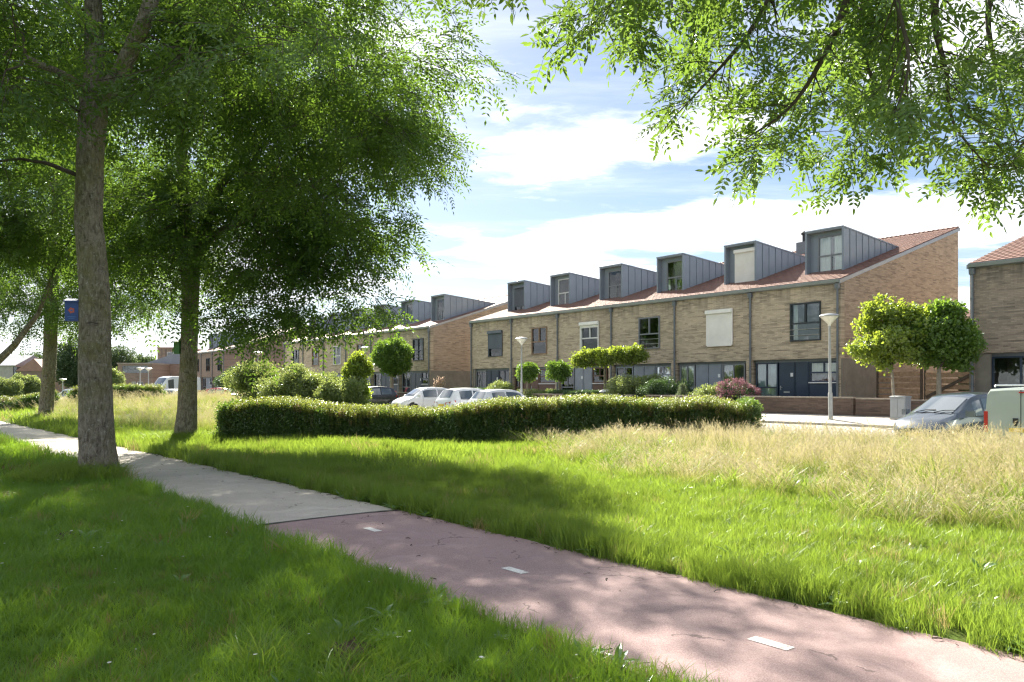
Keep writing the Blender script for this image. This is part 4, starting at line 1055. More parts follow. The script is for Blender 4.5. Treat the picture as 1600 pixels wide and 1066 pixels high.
source('ash_near_sprays', [ash_spray(40 + i, 5, True, .34, M['ash_near']) for i in range(7)])
def broad_clump(seed, m, n=16, R0=.14, ll=.075, lw=.05, up=.3, mi2=None):
    r = random.Random(seed); mb = MB()
    for k in range(n):
        p = rv(r) * R0 * r.random() ** .5; d = rv(r) + Vector((0, 0, up)) + p.normalized() * .6
        leaflet(mb, p, d, rv(r) + Vector((0, 0, 1)), ll * r.uniform(.7, 1.25), lw * r.uniform(.8, 1.2), 0)
    return mb.mesh('leaf_clump', [m])
for key, m, kw in (('hedge', M['hedge'], dict(n=16, R0=.17, ll=.088, lw=.05)), ('shrub', M['shrub'], dict(n=18, R0=.17, ll=.085, lw=.05)),
                   ('bright', M['bright'], dict(n=16, R0=.19, ll=.12, lw=.10)), ('maple', M['maple'], dict(n=16, R0=.19, ll=.12, lw=.10)),
                   ('deep', M['deep'], dict(n=20, R0=.15, ll=.06, lw=.04)), ('purple', M['purple'], dict(n=22, R0=.10, ll=.05, lw=.05)), ('roseleaf', M['roseleaf'], dict(n=14, R0=.13, ll=.06, lw=.04)),
                   ('far_leaf', M['far_leaf'], dict(n=16, R0=.6, ll=.34, lw=.26)), ('conifer', M['conifer'], dict(n=26, R0=.12, ll=.09, lw=.014)), ('red_flower', M['red_flower'], dict(n=10, R0=.07, ll=.05, lw=.05))):
    source('leaf_' + key, [broad_clump(100 + i, m, **kw) for i in range(5)])
def shoot(seed, m, h=.34):
    r = random.Random(seed); mb = MB()
    for b in range(3):
        p0 = Vector((r.uniform(-.08, .08), r.uniform(-.08, .08), -.05)); d = Vector((r.uniform(-.3, .3), r.uniform(-.3, .3), 1)).normalized(); hh = h * r.uniform(.55, 1.1)
        mb.tube([p0, p0 + d * hh], [.004, .002], 3)
        for k in range(9):
            f = (k + 1) / 9; ang = k * 2.4; leaflet(mb, p0 + d * hh * f, Vector((math.cos(ang), math.sin(ang), .7)), Vector((0, 0, 1)), .06 * (1.15 - .5 * f), .034, 0)
    return mb.mesh('shoot', [m])
source('hedge_shoots', [shoot(200 + i, M['hedge_tip'] if i < 7 else M['dry_tip']) for i in range(8)])
def blades(mb, r, n, h, w, spread, lean, mi=0, curl=.5, wind=(0, 0), seg=3, hv=.35):
    for k in range(n):
        a = r.uniform(0, 6.283); rad = spread * math.sqrt(r.random()); p = Vector((math.cos(a) * rad, math.sin(a) * rad, -.015))
        hh = h * r.uniform(1 - hv, 1 + hv); az = r.uniform(0, 6.283)
        d = Vector((math.cos(az), math.sin(az), 0)); out = d * (lean * r.random()) + Vector((wind[0], wind[1], 0)) * r.uniform(.6, 1.2)
        face = r.uniform(0, 6.283); s = Vector((math.cos(face), math.sin(face), 0)) * (w * r.uniform(.7, 1.2) * .5)
        vs = []
        for i in range(seg):
            f = i / seg; q = p + Vector((0, 0, 1)) * hh * (f - .18 * curl * f * f) + out * hh * (f ** 2 * curl + f * .35); ww = 1 - .35 * f
            vs += [q + s * ww, q - s * ww]
        f = 1; vs.append(p + Vector((0, 0, 1)) * hh * (1 - .18 * curl) + out * hh * (curl + .35))
        fs = [(2*i, 2*i+1, 2*i+3, 2*i+2) for i in range(seg - 1)] + [(2*seg-2, 2*seg-1, 2*seg)]
        mb.add(vs, fs, mi)
def tuft(seed, m, n, h, w, spread, lean, **kw):
    r = random.Random(seed); mb = MB(); blades(mb, r, n, h, w, spread, lean, **kw); return mb.mesh('tuft', [m])
source('lawn_near', [tuft(300 + i, M['lawn'], 30, .125, .0048, .085, .8, curl=.9) for i in range(7)])
source('lawn_far', [tuft(320 + i, M['lawn'], 26, .15, .011, .16, .7, curl=.8, seg=2) for i in range(5)])
source('verge_near', [tuft(340 + i, M['verge'], 30, .17, .0055, .09, .7, curl=.9) for i in range(7)])
source('verge_far', [tuft(360 + i, M['verge'], 26, .20, .012, .17, .65, curl=.8, seg=2, wind=(.15, 0)) for i in range(5)])
source('long_tuft', [tuft(380 + i, M['verge'], 34, .30, .0075, .10, .9, curl=1.1) for i in range(5)])
def straw_tuft(seed, ns=11, h=.62):
    r = random.Random(seed); mb = MB()
    blades(mb, r, 30, .36, .007, .16, .6, 1, .8, (.18, 0))
    for k in range(ns):
        a = r.uniform(0, 6.283); rad = .17 * math.sqrt(r.random()); p = Vector((math.cos(a) * rad, math.sin(a) * rad, 0)); hh = h * r.uniform(.65, 1.2)
        w = Vector((.34 + r.gauss(0, .13), r.gauss(0, .13), 0)); pts = [p + Vector((0, 0, hh * (f - .10 * f * f))) + w * hh * f ** 1.8 for f in (0, .35, .7, 1)]
        s = Vector((.8, .6, 0)) * .0023 if k % 2 else Vector((.6, -.8, 0)) * .0023
        vs = []
        for q in pts: vs += [q + s, q - s]
        mb.add(vs, [(2*i, 2*i+1, 2*i+3, 2*i+2) for i in range(3)], 0)
        d = (pts[3] - pts[2]).normalized(); L = r.uniform(.07, .14)
        for j in range(4):        # loose seed head
            leaflet(mb, pts[3] - d * L * .2 + d * L * .22 * j, d + rv(r) * .45 + Vector((.25, 0, -.1)), rv(r), L * .55, .010, 2)
    return mb.mesh('straw_tuft', [M['straw'], M['straw_green'], M['seed']])
source('straw', [straw_tuft(400 + i) for i in range(7)])
def weed(seed):
    r = random.Random(seed); mb = MB()
    for k in range(9):
        a = k * 2.4 + r.uniform(-.3, .3); leaflet(mb, Vector((0, 0, .01)), Vector((math.cos(a), math.sin(a), r.uniform(.35, 1.1))), Vector((0, 0, 1)), r.uniform(.09, .17), r.uniform(.035, .055), 0, True, .3)
    return mb.mesh('weed', [M['broad']])
source('weeds', [weed(430 + i) for i in range(5)])
def daisy(seed):
    r = random.Random(seed); mb = MB(); mb.tube([(0, 0, 0), (.01, 0, .12)], .0015, 3, 1)
    for k in range(8):
        a = k * .785; leaflet(mb, Vector((.01, 0, .12)), Vector((math.cos(a), math.sin(a), .25)), Vector((0, 0, 1)), .011, .006, 0)
    return mb.mesh('daisy', [M['white_petal'], M['lawn']])
source('daisies', [daisy(440)])

# ------------------------------------------------------------------ trees
def fibonacci(n):
    i = np.arange(n) + .5; ph = np.arccos(1 - 2 * i / n); th = math.pi * (1 + 5 ** .5) * i
    return np.stack([np.cos(th) * np.sin(ph), np.sin(th) * np.sin(ph), np.cos(ph)], 1)
def lobe_points(lobes, n, shell=.6, rough=.18, seed=0, zmin=None):
    """points through a union of ellipsoids, thicker near the surface, with an uneven outline"""
    g = np.random.default_rng(seed); vol = np.array([l[1][0] * l[1][1] * l[1][2] for l in lobes]) ** .8; k = g.choice(len(lobes), n, p=vol / vol.sum())
    c = np.array([l[0] for l in lobes])[k]; r = np.array([l[1] for l in lobes])[k]
    d = g.normal(size=(n, 3)); d /= np.linalg.norm(d, axis=1)[:, None]
    ph = g.uniform(0, 6.28, (len(lobes), 6))[k]
    bump = np.sin(3.1 * d[:, 0] + ph[:, 0]) * np.sin(2.7 * d[:, 1] + ph[:, 1]) + .7 * np.sin(6.3 * d[:, 2] + ph[:, 2] + 2 * d[:, 0]) + .6 * np.sin(8.7 * d[:, 0] + ph[:, 3]) * np.cos(7.9 * d[:, 1] + ph[:, 4])
    rad = (1 - shell * g.random(n) ** 1.7) * (1 + rough * bump)
    return c + d * r * rad[:, None], d
def sprays_at(pts, out, g, droop=.25, jitter=.6):
    """euler angles that point a spray's twig (local x) outward and a little down"""
    az = np.arctan2(out[:, 1], out[:, 0]) + g.normal(0, jitter, len(pts)); el = np.clip(np.arcsin(np.clip(out[:, 2], -1, 1)) * .45 + g.normal(0, .4, len(pts)) - droop, -1.2, 1.0)
    return np.stack([g.uniform(-.7, .7, len(pts)), -el, az], 1)
def world_pts(px_list):  # [(px, py, Y, r)] -> points and radii
    return [PX(a, b, c) for a, b, c, _ in px_list], [q[3] for q in px_list]
def grow(skel, clusters, r0, seed, base_r=.10):
    """branches from a skeleton (list of points) to every cluster centre; each new branch becomes part of the skeleton"""
    rr = random.Random(seed); nodes = [(Vector(p), r) for p, r in skel]; mb = MB()
    cl = sorted([Vector(c) for c in clusters], key=lambda c: min((c - p).length for p, _ in nodes))
    for c in cl:
        best, bd = None, 1e9
        for p, r in nodes:
            d = (c - p).length + max(0, p.z - c.z) * .5 - r * 2.5
            if d < bd: bd, best = d, (p, r)
        p, r = best; L = (c - p).length
        rs = min(r * .62, .012 + .016 * L); pts, rads = [p], [rs]
        k = max(3, int(L / .6)); arch = Vector((0, 0, 1)) * L * rr.uniform(.04, .16); wob = rv(rr) * L * .07
        for i in range(1, k + 1):
            f = i / k; q = p.lerp(c, f) + arch * math.sin(math.pi * f) + wob * math.sin(2 * math.pi * f)
            pts.append(q); rads.append(rs * (1 - f) + .010 * f); nodes.append((q, rads[-1]))
        mb.tube(pts, rads, 5 if rs < .05 else 7)
    return mb
def ash_tree(label, trunk, limbs, lobes, ncl, nsp, seed, sscale=1.15, spread=.75, group='ash trees along the path', extra=()):
    base = Vector(trunk[0][:3]); zb = float(gz(base.x, base.y, True)); base.z = zb
    t = thing('ash_tree', label, 'tree', base, 0, group); g = np.random.default_rng(seed)
    pts = [Vector(p[:3]) for p in trunk]; rad = [p[3] for p in trunk]
    # refine the trunk and flare its foot
    fp, fr = [], []
    for i in range(len(pts) - 1):
        n = max(2, int((pts[i+1] - pts[i]).length / .35))
        for k in range(n):
            f = k / n; fp.append(pts[i].lerp(pts[i+1], f) - base); fr.append(rad[i] + (rad[i+1] - rad[i]) * f)
    fp.append(pts[-1] - base); fr.append(rad[-1])
    fp = [Vector((p.x, p.y, p.z)) for p in fp]
    fp.insert(0, fp[0] - Vector((0, 0, .25))); fr.insert(0, fr[0] * 1.22)
    tm = MB(); tm.tube(fp, fr, 20, wob=.035, seed=seed); obj('trunk', tm, M['bark'], t, smooth=180)
    skel = [(p, r) for p, r in zip(fp, fr) if p.z > fp[-1].z * .72]
    for lp in limbs:
        lm = MB(); P = [Vector(p[:3]) - base for p in lp]; Q, W = [], []
        for i in range(len(P) - 1):
            for k in range(4): Q.append(P[i].lerp(P[i+1], k / 4)); W.append(lp[i][3] + (lp[i+1][3] - lp[i][3]) * k / 4)
        Q.append(P[-1]); W.append(lp[-1][3]); lm.tube(Q, W, 12, wob=.04, seed=seed + len(lp)); obj('limb', lm, M['bark'], t, smooth=180); skel += list(zip(Q, W))
    L = [(tuple(Vector(c) - base), r) for c, r in lobes]
    cl, od = lobe_points(L, ncl, .55, .14, seed)
    br = grow(skel, cl, .1, seed); obj('branches', br, M['twig'], t, smooth=180, kind='stuff')
    k = g.integers(0, ncl, nsp); off = g.normal(size=(nsp, 3)) * np.array((spread, spread, spread * .5))
    pos = cl[k] + off; out = off + od[k] * .6; out /= np.linalg.norm(out, axis=1)[:, None] + 1e-6
    scatter('crown', 'ash_sprays', pos, sprays_at(pos, out, g), sscale * g.uniform(.8, 1.25, nsp), t)
    return t
T1Y, T2Y, T3Y = 16.3, 27.4, 46.0
def tp(l, Y): return [(*PX(a, b, Y), r) for a, b, r in l]
ash_tree('nearest ash, thick grey trunk carrying the blue nest box at the path edge',
    tp([(154, 752, .45), (153, 735, .40), (152, 700, .345), (150, 640, .315), (149, 560, .298), (147, 450, .288), (138, 345, .275), (141, 250, .265), (148, 150, .28)], T1Y),
    [[(*PX(150, 155, T1Y), .24), (*PX(148, 80, T1Y), .19), (*PX(144, -40, T1Y), .15), (*PX(135, -160, T1Y + .5), .10)],
     [(*PX(152, 165, T1Y), .20), (*PX(190, 110, T1Y - .3), .17), (*PX(228, 30, T1Y - .6), .15), (*PX(262, -90, T1Y - .6), .11), (*PX(330, -200, T1Y - .2), .07)],
     [(*PX(146, 150, T1Y), .11), (*PX(105, 120, T1Y - 1), .08), (*PX(40, 90, T1Y - 2), .05)]],
    [((-8.8, 19.4, 12.0), (6.0, 3.4, 4.2)), ((-12.4, 16.0, 10.5), (2.8, 3, 3)), ((-6.2, 18.0, 9.8), (3.0, 2.6, 2.6)), ((-3.7, 19.5, 9.6), (2.7, 2.4, 2.2)), ((-4.6, 21.0, 8.0), (2.2, 1.8, 1.4)), ((-10.8, 14.2, 8.6), (3.6, 2.8, 2.4)), ((-9.8, 14.6, 6.6), (2.2, 1.6, 1.3)), ((-5.0, 16.0, 8.3), (2.6, 2.4, 1.4))],
    200, 2700, 11, 1.6, .42)
ash_tree('second ash with a forked neck and a green nest box, right of the path',
    tp([(289, 694, .43), (290, 680, .375), (292, 640, .32), (294, 580, .297), (297, 500, .288), (298, 450, .285), (296, 415, .325), (297, 385, .30)], T2Y),
    [[(*PX(296, 390, T2Y), .27), (*PX(290, 330, T2Y), .22), (*PX(283, 220, T2Y), .18), (*PX(280, 60, T2Y + 1), .12)],
     [(*PX(300, 392, T2Y), .21), (*PX(322, 352, T2Y - .3), .17), (*PX(345, 290, T2Y - .6), .13), (*PX(420, 180, T2Y - 1.2), .09)],
     [(*PX(302, 395, T2Y), .14), (*PX(345, 360, T2Y - 1), .11), (*PX(430, 330, T2Y - 1.6), .08), (*PX(520, 300, T2Y - 2), .05)]],
    [((-10.8, 28.6, 10.9), (6.2, 5.0, 5.4)), ((-6.8, 26.4, 9.4), (4.4, 4.0, 3.2)), ((-8.8, 25.6, 6.7), (3.2, 2.6, 1.5)), ((-6.6, 26.0, 6.9), (2.9, 2.6, 1.6)), ((-13.6, 26.0, 7.4), (3.0, 3.0, 2.0)), ((-7.6, 24.6, 5.0), (1.1, 1.0, .8)), ((-7.5, 27, 11.5), (3.8, 3.6, 2.9)), ((-4.2, 25.8, 9.6), (2.2, 2, 2.2)), ((-7.2, 25, 4.5), (1.3, 1, .9)), ((-5.6, 25.2, 5.3), (1.4, 1, .8)), ((-8.6, 25.2, 4.8), (1.2, 1, .9)), ((-5.9, 25.3, 4.7), (1.3, .9, .7)), ((-4.9, 25.3, 5.2), (.9, .8, .6)), ((-6.6, 25.4, 5.6), (1.8, 1, .8)), ((-7.3, 24.8, 3.5), (.7, .7, .7)), ((-12.2, 25.5, 5.0), (1.4, 1, .9))],
    345, 4200, 23, 1.72, .44)
ash_tree('third ash, slender and yellow green, far left beyond the path',
    tp([(70, 660, .46), (72, 645, .40), (75, 600, .37), (78, 550, .36), (81, 480, .34), (84, 420, .30), (86, 360, .25)], T3Y),
    [[(*PX(86, 362, T3Y), .2), (*PX(90, 250, T3Y), .14), (*PX(96, 120, T3Y), .08)]],
    [((-26.5, 45.5, 12.0), (8.0, 6.5, 6.0)), ((-27.5, 44.0, 7.4), (4.5, 4.0, 2.4)), ((-22.5, 44.5, 7.6), (3.0, 3.0, 2.6))],
    150, 2500, 31, 2.0, .58)
ash_tree('ash standing outside the left edge whose limb reaches in over the pale far houses',
    [(-20.6, 27.5, 0, .42), (-20.5, 27.5, 2, .35), (-20.2, 27.4, 4.0, .31), (-20.3, 27.2, 6.5, .25)],
    [[(-20.4, 27.4, 2.2, .16), (*PX(-30, 590, 26.6), .13), (*PX(22, 540, 26.2), .10), (*PX(60, 490, 26), .07), (*PX(85, 420, 26), .045)]],
    [((-20, 27, 9.5), (5.5, 4.5, 4.5)), ((-16.6, 25.6, 5.7), (2.4, 2.2, 1.6)), ((-16.5, 26, 8.4), (3.0, 2.6, 2.4))],
    110, 3000, 37, 1.3, .45)

# the ash overhead, rooted outside the frame to the right: its boughs hang into the top of the photo
def overhead_ash():
    base = Vector((8.6, 2.2, float(gz(8.6, 2.2, True))))
    t = thing('ash_tree', 'ash whose leafy boughs hang into the upper right of the photo', 'tree', base, 0, 'ash trees along the path')
    r = random.Random(5); g = np.random.default_rng(5)
    tr = [(8.6, 2.2, base.z - .2, .42), (8.6, 2.2, base.z + .4, .33), (8.5, 2.3, 2.5, .28), (8.3, 2.5, 4.6, .25), (8.0, 2.8, 6.2, .20), (7.6, 3.0, 8.5, .12)]
    tm = MB(); P = [Vector(a[:3]) - base for a in tr]; Q, W = [], []
    for i in range(len(P) - 1):
        for k in range(5): Q.append(P[i].lerp(P[i+1], k/5)); W.append(tr[i][3] + (tr[i+1][3] - tr[i][3]) * k/5)
    tm.tube(Q + [P[-1]], W + [tr[-1][3]], 18, wob=.03, seed=3); obj('trunk', tm, M['bark'], t, smooth=180)
    # boughs: (px, py, depth, radius) down to their tips
    boughs = [
     [(1500, -355, 6.4, .075), (1235, -145, 6.2, .04), (1110, -75, 6.1, .026), (1010, -58, 6.0, .016), (960, -3, 5.9, .009), (940, 47, 5.85, .004)],
     [(1500, -355, 6.6, .075), (1290, -125, 6.5, .046), (1225, -38, 6.4, .032), (1170, 52, 6.3, .020), (1115, 117, 6.3, .011), (1062, 174, 6.3, .004)],
     [(1560, -385, 6.0, .085), (1380, -135, 6.1, .048), (1335, -28, 6.0, .034), (1290, 82, 6.0, .021), (1235, 167, 6.1, .012), (1165, 217, 6.1, .004)],
     [(1560, -385, 6.9, .085), (1400, -85, 6.9, .044), (1350, 2, 6.8, .030), (1352, 92, 6.8, .020), (1380, 177, 6.7, .011), (1330, 242, 6.7, .004)],
     [(1640, -325, 6.3, .080), (1500, -105, 6.3, .042), (1460, 12, 6.2, .028), (1478, 112, 6.2, .018), (1490, 192, 6.2, .011), (1545, 262, 6.2, .004)],
     [(1700, -305, 7.3, .080), (1590, -85, 7.2, .042), (1545, 12, 7.1, .026), (1560, 122, 7.1, .015), (1590, 222, 7.1, .005)],
     [(1500, -355, 5.6, .070), (1180, -145, 5.4, .034), (960, -70, 5.3, .018), (830, -68, 5.2, .009), (740, -66, 5.2, .004)],
     [(1560, -385, 5.5, .06), (1420, -125, 5.4, .030), (1400, -18, 5.4, .018), (1420, 92, 5.3, .010), (1400, 172, 5.3, .004)],
     [(1640, -325, 8.0, .07), (1480, -125, 8.0, .036), (1410, 2, 8.0, .022), (1290, 142, 8.0, .012), (1215, 252, 8.0, .004)],
     [(1450, -355, 7.6, .07), (1180, -125, 7.6, .034), (1090, -48, 7.5, .02), (1050, 12, 7.5, .010), (1120, 62, 7.5, .004)],
     [(1760, -305, 6.6, .08), (1680, -85, 6.6, .04), (1640, 62, 6.5, .022), (1625, 172, 6.5, .012), (1570, 272, 6.5, .004)]]
    tips, tdir, leaves = [], [], []
    tw = MB(); top = Vector((8.05, 2.75, 6.0)) - base
    for bi, b in enumerate(boughs):
        P, W = world_pts(b); P = [p - base for p in P]
        root = top + Vector((0, 0, r.uniform(-.8, .8)))
        P = [root, root.lerp(P[0], .5) + Vector((0, 0, .35))] + P; W = [.12, .10] + W
        Q, V = [], []
        for i in range(len(P) - 1):      # catmull-rom
            a, b0, c, d = P[max(0, i-1)], P[i], P[i+1], P[min(len(P)-1, i+2)]
            for k in range(6):
                f = k / 6; Q.append(.5 * ((2*b0) + (c - a) * f + (2*a - 5*b0 + 4*c - d) * f*f + (3*b0 - a - 3*c + d) * f**3)); V.append(W[i] + (W[i+1] - W[i]) * f)
        Q.append(P[-1]); V.append(W[-1])
        bm_ = MB(); bm_.tube(Q, V, 8, wob=.03, seed=bi); obj('bough', bm_, M['twig'], t, smooth=180)
        start = int(len(Q) * .42)
        acc = 0
        for i in range(start, len(Q) - 1):
            seg = (Q[i+1] - Q[i]); acc += seg.length
            while acc > .075:
                acc -= .075
                f = (i - start) / (len(Q) - start)
                side = seg.normalized().cross(rv(r)).normalized(); L = r.uniform(.18, .55) * (1.25 - .6 * f)
                d = (side * .9 + seg.normalized() * .6 - Vector((0, 0, .10))).normalized(); p = Q[i].lerp(Q[i+1], r.random())
                q1 = p + d * L * .5; q2 = q1 + (d - Vector((0, 0, .2))).normalized() * L * .5
                tw.tube([p, q1, q2], [max(.004, V[i] * .4), .0035, .002], 4)
                for a_, dd in ((q1, d), (q2, (q2 - q1).normalized())):
                    if r.random() < DENS: tips.append(a_); tdir.append(dd)
        tips.append(Q[-1]); tdir.append((Q[-1] - Q[-3]).normalized())
    obj('twigs', tw, M['twig'], t, kind='stuff')
    pos = np.array([tuple(p) for p in tips]); out = np.array([tuple(d) for d in tdir]); n = len(pos)
    cr = scatter('crown', 'ash_near_sprays', pos, sprays_at(pos, out, g, .12, .6), g.uniform(.58, .9, n), t)
    # the single leaves that hang free and show largest
    lm = []
    for k in range(6):
        mb = MB(); rr = random.Random(70 + k); ash_leaf_mesh(mb, Vector((0, 0, 0)), Vector((1, 0, -.03)), rr, .19, rr.choice((3, 4)), .088, .034, True); lm.append(mb.mesh('leaf', M['ash_near']))
    cand = [i for i in range(n) if True]; r.shuffle(cand)
    for i in cand[:300]:
        o = obj('leaf', lm[i % 6], None, cr, loc=tips[i] - Vector((0, 0, .02))); dd = Vector(tdir[i]) - Vector((0, 0, .2)) + rv(r) * .5
        o.rotation_euler = (r.uniform(-.6, .6), -math.asin(max(-1, min(1, dd.normalized().z))), math.atan2(dd.y, dd.x)); s = r.uniform(.7, 1.05); o.scale = (s, s, s)
    # the rest of the crown, above and behind the camera
    cl, od = lobe_points([((-.4, 0.2, 8.5), (5.2, 3.6, 2.6)), ((1.5, -2.5, 7.8), (4.5, 3.5, 2.8))], 60, .55, .12, 9)
    obj('branches', grow([(P_, .15) for P_ in (top, Vector((-1, .8, 8)))], cl, .1, 8), M['twig'], t, kind='stuff', smooth=180)
    k = g.integers(0, 60, 2600); off = g.normal(size=(2600, 3)) * .6; ps = cl[k] + off; o_ = off + od[k]; o_ /= np.linalg.norm(o_, axis=1)[:, None]
    scatter('upper_crown', 'ash_sprays', ps, sprays_at(ps, o_, g), g.uniform(.9, 1.3, 2600), t)
DENS = .92
overhead_ash()

# nest boxes hanging on the trunks
def nest_box(p, rz, m, label, emblem):
    t = thing('nest_box', label, 'nest box', p, rz)
    b = MB(); b.prism_x([(-.10, -.20), (.10, -.20), (.10, .24), (-.10, .19)], -.125, .125); obj('box', b, m, t)
    r_ = MB(); r_.prism_x([(-.135, .186), (.11, .247), (.11, .272), (-.135, .211)], -.145, .145); obj('lid', r_, m, t)
    if emblem:
        e = MB(); n = 10
        vs = []
        for j in range(n):
            a = 6.2832 * j / n; rr = .058 * (1.15 if j % 2 else .85); vs.append((rr * math.cos(a), rr * math.sin(a) + .015))
        e.prism_y(vs, -.106, -.1005); e.box(-.02, .02, -.108, -.1065, -.0, .03, 1); obj('emblem', e, [M['orange_print'], M['blue_print']], t)
        l = MB(); l.box(-.075, .075, -.104, -.1005, -.125, -.105); l.box(-.055, .055, -.104, -.1005, -.155, -.14); obj('printed_lines', l, M['blue_print'], t)
    s = MB(); s.box(-.02, .02, .101, .17, -.05, .22); obj('hanger', s, M['timber_dark'], t)
    return t
M['blue_box'] = plain('blue_nest_box_paint', (.018, .062, .22), .55, 0, .12, 6); M['green_box'] = plain('green_nest_box_paint', (.05, .16, .04), .6, 0, .15, 6)
M['orange_print'] = plain('orange_print', (.42, .09, .06), .6); M['blue_print'] = plain('light_blue_print', (.05, .13, .34), .6)
nb = PX(114, 487, T1Y - .12); nest_box(nb, R(14), M['blue_box'], 'dark blue nest box with a round orange emblem on the nearest trunk', True)
nb = PX(279, 544, T2Y - .1); nest_box(nb, R(-20), M['green_box'], 'small green nest box on the second trunk', False)

# ------------------------------------------------------------------ hedges, shrubs and garden trees
def foliage(par, key, lobes, n, seed, scale=1.0, name='foliage', rough=.16, shell=.55):
    g = np.random.default_rng(seed); p, d = lobe_points(lobes, n, shell, rough, seed)
    keep = p[:, 2] > .02; p, d = p[keep], d[keep]; n = len(p)
    rot = np.stack([g.uniform(-.6, .6, n), g.uniform(-.6, .6, n), g.uniform(0, 6.28, n)], 1)
    return scatter(name, key, p, rot, scale * g.uniform(.75, 1.3, n), par)
def stems(par, lobes, r, seed, m=None, name='stem', n=6, base=(0, 0)):
    rr = random.Random(seed); mb = MB()
    for k in range(n):
        c, s = lobes[k % len(lobes)]; e = Vector(c) + Vector((rr.uniform(-.5, .5) * s[0], rr.uniform(-.5, .5) * s[1], rr.uniform(-.1, .5) * s[2]))
        b = Vector((base[0] + rr.uniform(-.2, .2) + c[0] * .3, base[1] + rr.uniform(-.2, .2) + c[1] * .3, -.05)); mb.tube([b, b.lerp(e, .5) + rv(rr) * .1, e], [r, r * .7, r * .3], 5)
    return obj(name, mb, m or M['twig'], par)
def shrub(name, label, cat, loc, key, lobes, n, seed, scale=1.0, group=None, **kw):
    t = thing(name, label, cat, loc, 0, group); lobes = ragged(lobes, 6, seed); stems(t, lobes, .02, seed); foliage(t, key, lobes, n, seed, scale, **kw); return t
def ragged(lobes, n, seed, lo=.28, hi=.5):
    # break smooth ellipsoids into overlapping tufts of different size
    r = random.Random(seed); out = []
    for c, s in lobes:
        out.append((c, tuple(q * .84 for q in s)))
        for k in range(n):
            d = rv(r); f = r.uniform(.6, .98); q = r.uniform(lo, hi); out.append(((c[0] + d.x * s[0] * f, c[1] + d.y * s[1] * f, c[2] + d.z * s[2] * f), (s[0] * q, s[1] * q, s[2] * q * .8)))
    return out
def small_tree(name, label, loc, key, lobes, n, seed, th, tr, scale=1.0, group=None, bark=None, lean=0.0, **kw):
    t = thing(name, label, 'tree', loc, 0, group); lobes = lobes if name == 'ball_tree' else ragged(lobes, 9, seed)
    m = MB(); m.tube([(0, 0, -.1), (lean * .3, 0, th * .4), (lean * .7, 0, th * .8), (lean, 0, th)], [tr * 1.3, tr, tr * .9, tr * .75], 10, wob=.04, seed=seed); obj('trunk', m, bark or M['pale_bark'], t, smooth=180)
    rr = random.Random(seed); b = MB(); top = Vector((lean, 0, th * .97))
    for k in range(9):
        c, s = lobes[k % len(lobes)]; e = Vector(c) + Vector((rr.uniform(-.6, .6) * s[0], rr.uniform(-.6, .6) * s[1], rr.uniform(-.2, .6) * s[2])); b.tube([top, top.lerp(e, .5) + Vector((0, 0, .12)), e], [tr * .5, tr * .3, tr * .12], 5)
    obj('branches', b, M['twig'], t); foliage(t, key, lobes, n, seed, scale, 'crown', **kw); return t

# the long clipped hedge across the middle
def long_hedge():
    a, b = PX(366, HZ, 28.0), PX(1166, HZ, 26.8); L = (b - a).xy.length; c = (a + b) / 2
    rz = math.atan2(b.y - a.y, b.x - a.x); t = thing('hedge', 'long clipped hedge with sunlit young shoots across the middle of the meadow', 'hedge', (c.x, c.y, 0), rz)
    g = np.random.default_rng(77); n = 22000
    top = lambda x: 1.06 + .16 * sst(-L/2 + 5, L/2, x) + .10 * np.sin(x * .55) + .05 * np.sin(x * 1.7 + 1) - .22 * sst(L/2 - 1.4, L/2, x) - .15 * (1 - sst(-L/2, -L/2 + .8, x))
    front = lambda x: -.72 + .11 * np.sin(x * 1.1) + .07 * np.sin(x * 2.9 + 2) + .05 * np.sin(x * 6.1)
    x = g.uniform(-L/2, L/2, n); f = g.random(n); H = top(x); FR = front(x)
    y = np.where(f < .5, FR + np.abs(g.normal(0, .13, n)) - .06, np.where(f < .85, g.uniform(FR, 1.15, n), 1.15 - np.abs(g.normal(0, .1, n))))
    H = H + .07 * np.sin(x * 5.3 + 2 * np.sin(x * 1.9)) * g.random(n) + .05 * np.sin(x * 11 + y * 7)
    y = y - np.where(f < .5, .09 * np.sin(x * 4.7 + 3 * np.sin(x)) * np.sin(x * 2.3 + 1), 0)
    z = np.where(f < .5, H * g.random(n) ** .85, np.where(f < .85, H - np.abs(g.normal(0, .10, n)), H * g.random(n)))
    e = g.random(n) < .06; x = np.where(e, np.where(g.random(n) < .5, -L/2, L/2) + g.normal(0, .12, n), x)
    base = gz(c.x + x * math.cos(rz), c.y + x * math.sin(rz), True); p = np.stack([x, y, z + base], 1)
    scatter('foliage', 'leaf_hedge', p, np.stack([g.uniform(-.7, .7, n), g.uniform(-.7, .7, n), g.uniform(0, 6.28, n)], 1), g.uniform(.7, 1.2, n), t)
    m = 9000; x = g.uniform(-L/2, L/2, m); y = np.clip(g.normal(.05, .6, m), -.92, 1.2); H = top(x) + gz(c.x + x, c.y + 0 * x, True) - .06
    H = np.where(g.random(m) < .22, H * g.uniform(.5, 1, m), H); p = np.stack([x, y, H], 1)
    scatter('young_shoots', 'hedge_shoots', p, np.stack([g.normal(0, .22, m), g.normal(.05, .22, m), g.uniform(0, 6.28, m)], 1), g.uniform(.6, 1.4, m), t)
    s = MB(); rr = random.Random(8)
    for k in range(420):
        xx = rr.uniform(-L/2 + .2, L/2 - .2); yy = rr.uniform(-.35, .8); hh = float(top(xx)) * rr.uniform(.6, .92); s.tube([(xx, yy, -.05), (xx + rr.uniform(-.2, .2), yy + rr.uniform(-.2, .2), hh)], [.02, .008], 4)
    obj('stems', s, M['twig'], t, kind='stuff')
    return t
long_hedge()
